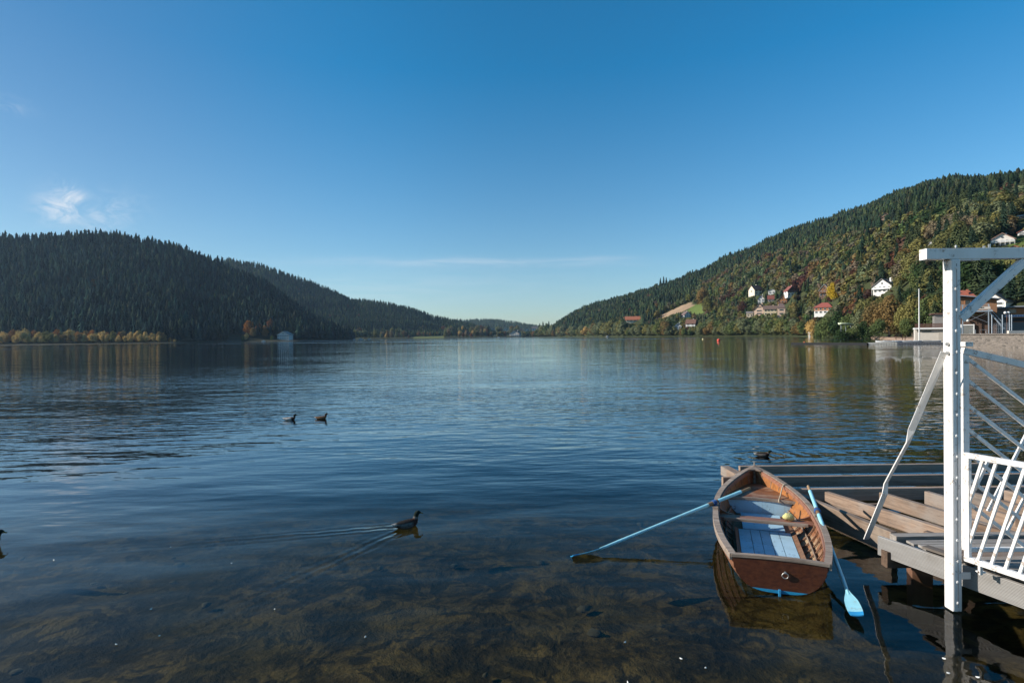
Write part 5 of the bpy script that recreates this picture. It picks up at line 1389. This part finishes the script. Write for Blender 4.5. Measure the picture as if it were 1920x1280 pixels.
# floor boards
ZF = .06
def inner_half(s, z):
    lo_, hi_ = 0., 1.
    for _ in range(30):
        mid = (lo_ + hi_) / 2
        if hpt(s, mid, -.03).z < z: lo_ = mid
        else: hi_ = mid
    return hpt(s, lo_, -.03).x
def floor_board(name, x0, x1, s0, s1, z, mat, th=.02, margin=.05):
    m_ = MB(); vs = []; fs = []; n_ = 16
    for i in range(n_ + 1):
        s = s0 + (s1 - s0) * i / n_; lim = max(inner_half(s, z) - margin, .01)
        a, b = max(-lim, min(lim, x0)), max(-lim, min(lim, x1))
        for x_, z_ in ((a, z - th), (a, z), (b, z), (b, z - th)): vs.append((x_, s * BL, z_))
    for i in range(n_): fs += [(i * 4 + j, i * 4 + (j + 1) % 4, i * 4 + 4 + (j + 1) % 4, i * 4 + 4 + j) for j in range(4)]
    fs += [(0, 1, 2, 3), (n_ * 4 + 3, n_ * 4 + 2, n_ * 4 + 1, n_ * 4)]
    m_.add(vs, fs); return m_.build(name, mat, B)
edges = [-.37, -.20, -.065, .07, .20, .37]
for i in range(5): floor_board('floor_board', edges[i] + .004, edges[i + 1] - .004, .07, .50, ZF + .001 * (i % 2), M['floor_blue'], .02, .10)
m_ = MB(); m_.box((.02, .36, ZF + .012), (.36, .05, .018)); m_.build('floor_cleat', M['floor_blue'], B)
for sd2 in (-1, 1):   # margin boards, brown
    m_ = MB(); vs = []; fs = []; n_ = 16
    for i in range(n_ + 1):
        s = .07 + .43 * i / n_; a = min(max(inner_half(s, ZF) - .095, .03), .375); b = a + .05
        for x_, z_ in ((a, ZF - .02), (a, ZF + .008), (b, ZF + .045), (b, ZF + .02)): vs.append((sd2 * x_, s * BL, z_))
    for i in range(n_): fs += [(i * 4 + j, i * 4 + (j + 1) % 4, i * 4 + 4 + (j + 1) % 4, i * 4 + 4 + j) for j in range(4)]
    m_.add(vs, fs); m_.build('margin_board', M['rib'], B)
floor_board('forward_floor', -.3, .3, .505, .70, ZF + .01, M['floor_blue'], .02, .06)
m_ = MB(); zs_ = [.035, .08, .13, .18, .23, .285]; vs = [( inner_half(.715, z_) + .004, .715 * BL, z_) for z_ in zs_] + [(-inner_half(.715, z_) - .004, .715 * BL, z_) for z_ in zs_[::-1]]
m_.prism(vs, (0, .02, 0)); m_.build('bulkhead', M['floor_blue'], B)
# bilge cover so no water shows
floor_board('bilge_board', -.7, .7, .02, .90, .028, M['rib'], .018, .0)
# thwart
def slab_seat(name, s0, s1, z, mat, th=.026, curve=0., lim_off=-.01):
    m_ = MB(); vs = []; fs = []; nx = 12; ny = 6
    tops = []
    for a in range(ny + 1):
        for b in range(nx + 1):
            f = b / nx * 2 - 1; s = s0 + (s1 - s0) * a / ny + (curve * (1 - f * f) if a == 0 else 0)
            tops.append((f * (inner_half(s, z) + lim_off + .018), s * BL, z))
    N = len(tops); vs = tops + [(x_, y_, z_ - th) for x_, y_, z_ in tops]
    for a in range(ny):
        for b in range(nx):
            i = a * (nx + 1) + b; fs += [(i, i + 1, i + nx + 2, i + nx + 1), (N + i, N + i + nx + 1, N + i + nx + 2, N + i + 1)]
    for b in range(nx):
        i = b; j = ny * (nx + 1) + b; fs += [(i, N + i, N + i + 1, i + 1), (j, j + 1, N + j + 1, N + j)]
    for a in range(ny):
        i = a * (nx + 1); j = i + nx; fs += [(i, i + nx + 1, N + i + nx + 1, N + i), (j, N + j, N + j + nx + 1, j + nx + 1)]
    m_.add(vs, fs); return m_.build(name, mat, B)
slab_seat('thwart', .450, .492, .285, M['thwart'])
m_ = MB(); m_.box((0, .448 * BL, .268), (1.16, .018, .05)); m_.build('thwart_edge', M['rail_wood'], B, None, .004)
slab_seat('bow_seat', .70, .955, .315, M['bow_wood'], .03, .018)
m_ = MB()
n_ = 12; vs = []; fs = []
for i in range(n_ + 1):
    f = i / n_ * 2 - 1; s = .70 + .018 * (1 - f * f); x_ = f * (inner_half(.70, .315) + .008)
    for dy, dz_ in ((-.022, -.04), (-.022, .008), (.012, .008), (.012, -.04)): vs.append((x_, s * BL + dy, .315 + dz_))
for i in range(n_): fs += [(i * 4 + j, i * 4 + (j + 1) % 4, i * 4 + 4 + (j + 1) % 4, i * 4 + 4 + j) for j in range(4)]
fs += [(0, 1, 2, 3), (n_ * 4 + 3, n_ * 4 + 2, n_ * 4 + 1, n_ * 4)]
m_.add(vs, fs); m_.build('seat_edge', M['rail_wood'], B, 40)
# knees at the thwart
for sd2 in (-1, 1):
    w0 = inner_half(.485, .29); m_ = MB()
    m_.prism([(sd2 * (w0 + .01), .50 * BL, .287), (sd2 * (w0 - .22), .50 * BL, .287), (sd2 * (w0 - .12), .50 * BL, .305), (sd2 * (w0 - .03), .50 * BL, .35), (sd2 * (half(.5) - .05), .50 * BL, .41), (sd2 * (half(.5) - .03), .50 * BL, .41)], (0, -.03, 0))
    m_.build('knee', M['varnish'], B)
    m_ = MB(); m_.box((sd2 * (half(.47) + .0), .47 * BL, sheer(.47) + .032), (.085, .24, .026), sd2 * radians(0)); m_.build('oarlock_pad', M['rail_wood'], B, None, .006)
# stem
m_ = MB(); vs = []; fs = []
prof = [hpt(.93, 0.), hpt(.97, 0), hpt(1, 0), hpt(1, .3), hpt(1, .6), hpt(1, .85), hpt(1, 1.0) + Vector((0, 0, .035))]
for p in prof: vs += [(-.02, p.y - .05, p.z), (-.013, p.y + .035, p.z), (.013, p.y + .035, p.z), (.02, p.y - .05, p.z)]
for i in range(len(prof) - 1): fs += [(i * 4 + j, i * 4 + (j + 1) % 4, i * 4 + 4 + (j + 1) % 4, i * 4 + 4 + j) for j in range(4)]
fs += [(0, 1, 2, 3), (len(prof) * 4 - 1, len(prof) * 4 - 2, len(prof) * 4 - 3, len(prof) * 4 - 4)]
m_.add(vs, fs); m_.build('stem', M['rail_wood'], B, None, .004)
m_ = MB(); m_.prism([(0, BL - .04, sheer(1) + .022), (.10, BL - .26, sheer(.94) + .024), (0.0, BL - .22, sheer(.94) + .026), (-.10, BL - .26, sheer(.94) + .024)], (0, 0, .022)); m_.build('breasthook', M['rail_wood'], B)
m_ = MB(); m_.tube([(0, BL - .02, sheer(1) + .02), (0, BL - .02, sheer(1) + .10)], .012, 8); m_.build('stem_pin', M['rail_wood'], B)
m_ = MB()
for sd2 in (-1, 1): pass
def bw(x, y, z): return wmat(B) @ Vector((x, y, z))
# rope loop over the gunwale
rp_ = []
for i in range(14):
    a = i / 13; s = .80
    pts_ = [(half(.80) + .05, .80 * BL, sheer(.80) - .03), (half(.80), .80 * BL, sheer(.80) + .04), (half(.80) - .06, .79 * BL, sheer(.8) + .03), (half(.80) - .10, .765 * BL, .40), (half(.8) - .13, .735 * BL, .345), (half(.8) - .155, .715 * BL, .33), (half(.8) - .17, .69 * BL, .30)]
    t_ = a * 6; i0 = min(5, int(t_)); rp_.append(Vector(pts_[i0]).lerp(Vector(pts_[i0 + 1]), t_ - i0))
m_ = MB(); m_.tube([bw(*p) for p in rp_], .011, 7); o = m_.build('rope', M['rope'], None, 60); tag(o, 'short tan rope hanging over the bow gunwale of the rowing boat', 'rope')
# sponge on the thwart
m_ = MB(); c_ = bw(.33, .478 * BL, .335); m_.sphere(c_, .075, 14, 0, (1.1, .85, .7))
for i in range(len(m_.v)):
    v = Vector(m_.v[i]); d = mnoise.noise(v * 22) * .03; n_ = (v - c_).normalized(); m_.v[i] = tuple(v + n_ * d)
o = m_.build('sponge', M['yellow'], None, 60); tag(o, 'crumpled pale yellow sponge lying on the boat seat', 'sponge')

# ------------------------------------------------------------------ oars
def oar(tip, lock, ext, face, label, neck=.50, loc_collar=None):
    tip, lock = Vector(tip), Vector(lock); x = (lock - tip).normalized(); L = (lock - tip).length + ext
    f = Vector(face); z = (f - x * f.dot(x)).normalized(); y = z.cross(x)
    r_ = thing('oar', tip, 0, label, 'oar'); r_.rotation_euler = Matrix((x, y, z)).transposed().to_euler()
    dl = (lock - tip).length
    m_ = MB(); m_.tube([(neck - .06, 0, 0), (neck + .25, 0, 0), (dl, 0, 0), (L - .2, 0, 0)], [.018, .023, .027, .027], 12); m_.build('shaft', M['oar_blue'], r_, 60)
    m_ = MB(); m_.tube([(L - .2, 0, 0), (L - .18, 0, 0), (L - .02, 0, 0), (L, 0, 0)], [.024, .02, .022, .015], 12); m_.build('handle', M['handle'], r_, 60)
    m_ = MB(); m_.tube([(dl - .13, 0, 0), (dl + .06, 0, 0)], .031, 12); m_.build('collar', M['leather'], r_, 60)
    m_ = MB()
    for q in (-.035, -.012, .012): m_.torus((dl + q, 0, 0), .036, .009, Matrix.Rotation(radians(90), 3, 'Y'), 14, 6)
    m_.tube([(dl, 0.02, -.03), (dl + .02, .03, -.11), (dl - .02, .0, -.13), (dl - .03, -.03, -.04)], .010, 6); m_.build('lashing', M['blue_rope'], r_, 60)
    prof = [(0, .058), (.03, .066), (.12, .074), (.22, .074), (.32, .068), (.40, .05), (.46, .03), (.52, .019)]
    def blade(a, b, mat, nm):
        m_ = MB(); vs = []; fs = []; xs_ = np.linspace(a, b, 10)
        for x_ in xs_:
            w_ = float(np.interp(x_, [p[0] for p in prof], [p[1] for p in prof])); zc = .05 * (1 - x_ / .5) ** 2 if x_ < .5 else 0
            for j in range(7):
                fj = j / 6 * 2 - 1; vs.append((x_, fj * w_, zc + .006 * fj * fj + .006 + .008 * (1 - abs(fj)) * (x_ / .52)))
            for j in range(6, -1, -1):
                fj = j / 6 * 2 - 1; vs.append((x_, fj * w_, zc + .006 * fj * fj - .006 - .008 * (1 - abs(fj)) * (x_ / .52)))
        for i in range(9): fs += [(i * 14 + j, i * 14 + (j + 1) % 14, i * 14 + 14 + (j + 1) % 14, i * 14 + 14 + j) for j in range(14)]
        fs += [tuple(range(14)), tuple(9 * 14 + j for j in range(14))[::-1]]
        m_.add(vs, fs); return m_.build(nm, mat, r_, 40)
    bo = blade(.085, .52, M['oar_blue'], 'blade'); bt_ = blade(0, .085, M['oar_tip'], 'blade_tip'); bt_.parent = bo
    return r_
lk1 = bw(-half(.47) - .01, .47 * BL, sheer(.47) + .085); t1 = P(1075, 1048, 7.9); t1.z = .0
t1.z = -.02; vd = (t1 - CAM).normalized()
oar(t1, lk1, .74, vd.cross((lk1 - t1).normalized()) * -1, 'pale turquoise oar reaching out over the open water, left of the boat')
lk2 = bw(half(.47) + .01, .47 * BL, sheer(.47) + .085); t2 = q3(1609, 1162, .03)
oar(t2, lk2, .86, (-.35, -.55, .8), 'pale turquoise oar trailing beside the boat towards the jetty, blue tipped blade showing flat')

# ------------------------------------------------------------------ ducks
def duck(p, hd, scale, pal, label, tuck=0., stretch=0.):
    ang = atan2(hd[1], hd[0])
    nz_ = 1 - tuck
    k1, k2 = 1 - tuck * .4, 1 - tuck * .46
    path = [(-.285, .085, .004, .004), (-.25, .074, .030, .016), (-.20, .058, .056, .038), (-.13, .044, .084, .062), (-.05, .038, .100, .076), (.03, .036, .100, .078), (.09, .044, .088, .074), (.130, .062, .066, .064), (.146, .092 * (1 - tuck * .2), .048, .050),
            (.152, .122 * k1, .038, .040), (.158, .146 * k2, .036, .039), (.164 + .02 * tuck, .168 * k2, .041, .044), (.180 + .03 * tuck, .190 * k2, .043, .043), (.206 + .03 * tuck, .196 * k2, .037, .035), (.228 + .03 * tuck, .187 * k2, .022, .021),
            (.242 + .03 * tuck, .178 * k2, .015, .010), (.274 + .03 * tuck, .169 * k2, .017, .006), (.287 + .03 * tuck, .166 * k2, .007, .003)]
    vs = []; fs = []; cs = []; n_ = 16
    for i, (x_, z_, w_, h_) in enumerate(path):
        a, b = path[max(i - 1, 0)], path[min(i + 1, len(path) - 1)]; t_ = Vector((b[0] - a[0], 0, b[1] - a[1])).normalized(); up = Vector((-t_.z, 0, t_.x))
        for k in range(n_):
            th = 2 * pi * k / n_; q = Vector((x_, 0, z_)) + Vector((0, 1, 0)) * (w_ * cos(th)) + up * (h_ * sin(th)); vs.append(q)
            s_ = sin(th)
            if i >= 15: c = pal['bill']
            elif i >= 10: c = pal['head']
            elif i == 9: c = pal['ring']
            elif i >= 6: c = pal['breast']
            elif i <= 1: c = pal['tail']
            else: c = pal['back'] if s_ > .55 else pal['wing'] if s_ > .25 else pal['flank']
            if i == 2 and s_ < .3: c = pal['rump']
            cs.append((*c, 1))
    N = len(path)
    for i in range(N - 1):
        for k in range(n_): fs.append((i * n_ + k, i * n_ + (k + 1) % n_, i * n_ + n_ + (k + 1) % n_, i * n_ + n_ + k))
    fs += [tuple(range(n_))[::-1], tuple((N - 1) * n_ + k for k in range(n_))]
    me = bpy.data.meshes.new('duck'); me.from_pydata([tuple(v) for v in vs], [], fs); me.polygons.foreach_set('use_smooth', [True] * len(fs))
    ca = me.color_attributes.new('plumage', 'FLOAT_COLOR', 'POINT'); ca.data.foreach_set('color', np.array(cs, np.float32).ravel()); me.materials.append(M['plumage'])
    o = bpy.data.objects.new('duck', me); COL.objects.link(o); sb_ = o.modifiers.new('smooth', 'SUBSURF'); sb_.levels = 1; sb_.render_levels = 2
    o.location = (p.x, p.y, 0.005); o.rotation_euler = (0, 0, ang); o.scale = (scale,) * 3
    return tag(o, label, 'duck', 'mallards swimming on the lake')
t = NT('duck_plumage'); at = t.n('ShaderNodeAttribute'); at.attribute_name = 'plumage'; oc = obj_coord(t); nn = t.noise(t.mapping(oc, (30, 70, 70)), 1., 4, .65, .8)
fv = t.n('ShaderNodeTexVoronoi'); t.put(fv.inputs['Vector'], t.mapping(oc, (28, 46, 46))); fv.inputs['Scale'].default_value = 1.
col = t.mix(t.mrange(nn, .45, .65, 0, .75), at.outputs['Color'], t.mix(.8, at.outputs['Color'], (.012, .010, .009)))
M['plumage'] = t.out(t.principled(col, .85, 0., t.bump(t.M('ADD', fv.outputs['Distance'], nn), .006), .15))
DR = dict(head=(.008, .018, .013), ring=(.16, .155, .14), breast=(.045, .020, .014), back=(.022, .017, .014), wing=(.15, .135, .12), flank=(.105, .10, .098), rump=(.012, .012, .012), tail=(.40, .37, .33), bill=(.20, .12, .03))
DP = dict(DR, flank=(.62, .57, .52), wing=(.55, .5, .46), back=(.40, .36, .32), breast=(.05, .025, .018), tail=(.6, .58, .54))
HE_ = dict(head=(.05, .03, .02), ring=(.12, .07, .04), breast=(.16, .08, .04), back=(.14, .075, .04), wing=(.20, .115, .065), flank=(.22, .12, .065), rump=(.2, .12, .08), tail=(.45, .4, .34), bill=(.2, .1, .03))
duck(*DUCKS['a'], 1., DR, 'dark headed drake trailing a long wake over the shallow water')
duck(*DUCKS['b'], 1.02, DP, 'pale bodied drake swimming behind the brown duck')
duck(*DUCKS['c'], 1.0, HE_, 'brown duck swimming ahead of the pale drake')
duck(*DUCKS['d'], .82, DR, 'hunched green headed drake in ripple rings beyond the rowing boat', .42)
duck(*DUCKS['e'], 1.0, DR, 'dark duck half out of the frame at the left edge', .1)

# feathers on the water
for i, (px, py) in enumerate([(101, 1050), (283, 1142), (320, 1026), (434, 1056), (218, 1208), (685, 1194), (1172, 1204), (1277, 1235), (1323, 1252), (515, 1142), (299, 1192), (1770, 1235), (1778, 1262), (1833, 1270), (1177, 1279)]):
    p = PZ(px, py, .004); m_ = MB(); L_ = .018 + .018 * rng.random(); vs = []; fs = []
    for j in range(7):
        a = j / 6; w_ = .3 * L_ * sin(pi * min(1, a * .9 + .08)); vs += [(L_ * (a - .5), -w_, .004 + .012 * (a - .5) ** 2), (L_ * (a - .5), 0, .010 + .01 * a * L_ * 20), (L_ * (a - .5), w_, .004)]
    for j in range(6): fs += [(j * 3, j * 3 + 1, j * 3 + 4, j * 3 + 3), (j * 3 + 1, j * 3 + 2, j * 3 + 5, j * 3 + 4)]
    m_.add(vs, fs); o = m_.build('feather', M['feather']); o.location = p; o.rotation_euler = (0, 0, rng.random() * 6)
    tag(o, 'tiny white feather drifting on the calm shallow water', 'feather', 'white feathers on the water')

# ------------------------------------------------------------------ sky, sun, air
SUN_AZ = radians(-85); SUN_EL = radians(25)
wd = bpy.data.worlds.new('World'); S.world = wd; wd.use_nodes = True
t = NT('', wd.node_tree)
sky = t.n('ShaderNodeTexSky', sky_type='NISHITA'); sky.sun_disc = False; sky.sun_elevation = SUN_EL; sky.sun_rotation = SUN_AZ
sky.air_density = 1.0; sky.dust_density = SKY_DUST; sky.ozone_density = SKY_OZONE; sky.altitude = 700
dirv = t.n('ShaderNodeTexCoord').outputs['Generated']
def blob(px, py, wx, wy, tilt=0.):
    c = ray(px, py).normalized(); h_ = Vector((0, 0, 1)).cross(c).normalized() * -1; v_ = h_.cross(c); 
    if tilt: q = Matrix.Rotation(tilt, 3, c); h_ = q @ h_; v_ = q @ v_
    def dot(vec):
        q = t.n('ShaderNodeVectorMath', operation='DOT_PRODUCT'); t.put(q.inputs[0], dirv); q.inputs[1].default_value = vec; return q.outputs['Value']
    a = t.M('DIVIDE', dot(h_), wx / FPX); b = t.M('DIVIDE', dot(v_), wy / FPX)
    f = t.M('EXPONENT', t.M('MULTIPLY', t.M('ADD', t.M('MULTIPLY', a, a), t.M('MULTIPLY', b, b)), -1.))
    return t.M('MULTIPLY', f, t.M('GREATER_THAN', dot(c), 0.))
cn = t.noise(t.mapping(dirv, (26, 26, 46), (0.3, .5, 0)), 1., 6, .62, 1.2)
cl = t.M('ADD', t.M('MULTIPLY', blob(118, 388, 26, 22), .9), t.M('MULTIPLY', blob(140, 368, 22, 10, .8), .7))
cl = t.M('ADD', cl, t.M('MULTIPLY', blob(205, 400, 42, 24, -.4), .42)); cl = t.M('ADD', cl, t.M('MULTIPLY', blob(0, 195, 26, 10), .3))
cl = t.M('MULTIPLY', cl, t.mrange(cn, .34, .72))
cn2 = t.noise(t.mapping(dirv, (9, 9, 90), (0, 0, 0)), 1., 5, .6, .5)
c2 = t.M('ADD', t.M('MULTIPLY', blob(860, 491, 230, 8, .004), .8), t.M('MULTIPLY', blob(1120, 489, 60, 8), .6))
c2 = t.M('ADD', c2, t.M('MULTIPLY', blob(700, 545, 330, 34, -.05), .38)); c2 = t.M('MULTIPLY', c2, t.mrange(cn2, .36, .66, .12, .42))
cl = t.M('ADD', cl, c2, None, True)
sz_ = t.n('ShaderNodeSeparateXYZ'); t.put(sz_.inputs[0], dirv)
dq = t.n('ShaderNodeVectorMath', operation='DOT_PRODUCT'); t.put(dq.inputs[0], dirv); dq.inputs[1].default_value = (sin(SUN_AZ), cos(SUN_AZ), 0.)
sunw = t.mrange(dq.outputs['Value'], .25, .75); antiw = t.mrange(dq.outputs['Value'], .15, -.45)
tint = t.mix(1., sky.outputs[0], t.mix(t.mrange(sz_.outputs[2], .0, .42, 0., 1., False), t.mix(antiw, t.mix(sunw, SKY_LO, tuple(x * y for x, y in zip(SKY_LO, (.78, .80, .79)))), tuple(x * 1.14 for x in SKY_LO)), t.mix(antiw, t.mix(sunw, SKY_HI, SKY_SUN), tuple(x * 1.2 for x in SKY_HI))), 'MULTIPLY')
scol = t.mix(t.M('MULTIPLY', cl, .8), tint, CLOUD)
bg = t.n('ShaderNodeBackground'); t.put(bg.inputs[0], scol); bg.inputs[1].default_value = SKY_STR
ow = t.n('ShaderNodeOutputWorld'); t.put(ow.inputs[0], bg.outputs[0])
sl_d = bpy.data.lights.new('sun', 'SUN'); sl_d.energy = SUN_STR; sl_d.angle = radians(.53); sl_d.color = (1., .93, .83)
so = bpy.data.objects.new('sun', sl_d); COL.objects.link(so)
sdir = Vector((sin(SUN_AZ) * cos(SUN_EL), cos(SUN_AZ) * cos(SUN_EL), sin(SUN_EL)))
so.rotation_euler = (-sdir).to_track_quat('-Z', 'Y').to_euler(); so.location = sdir * 50
if HAZE:
    t = NT('thin_air'); pv = t.n('ShaderNodeVolumePrincipled'); pv.inputs['Color'].default_value = (.50, .74, 1., 1); pv.inputs['Density'].default_value = HAZE_D; pv.inputs['Anisotropy'].default_value = .3
    hm = t.out(None, pv.outputs[0]); m_ = MB(); m_.box((0, 3000, 210), (13400, 7400, 440)); o = m_.build('haze', hm); o['kind'] = 'stuff'

S.view_settings.view_transform = 'Standard'; S.view_settings.look = 'None'; S.view_settings.exposure = EXPO; S.view_settings.gamma = 1
S.render.engine = 'CYCLES'; c = S.cycles
c.use_denoising = True; c.max_bounces = 8; c.transparent_max_bounces = 16; c.diffuse_bounces = 3; c.glossy_bounces = 3; c.volume_bounces = 0; c.caustics_reflective = False; c.caustics_refractive = False
c.sample_clamp_indirect = 6
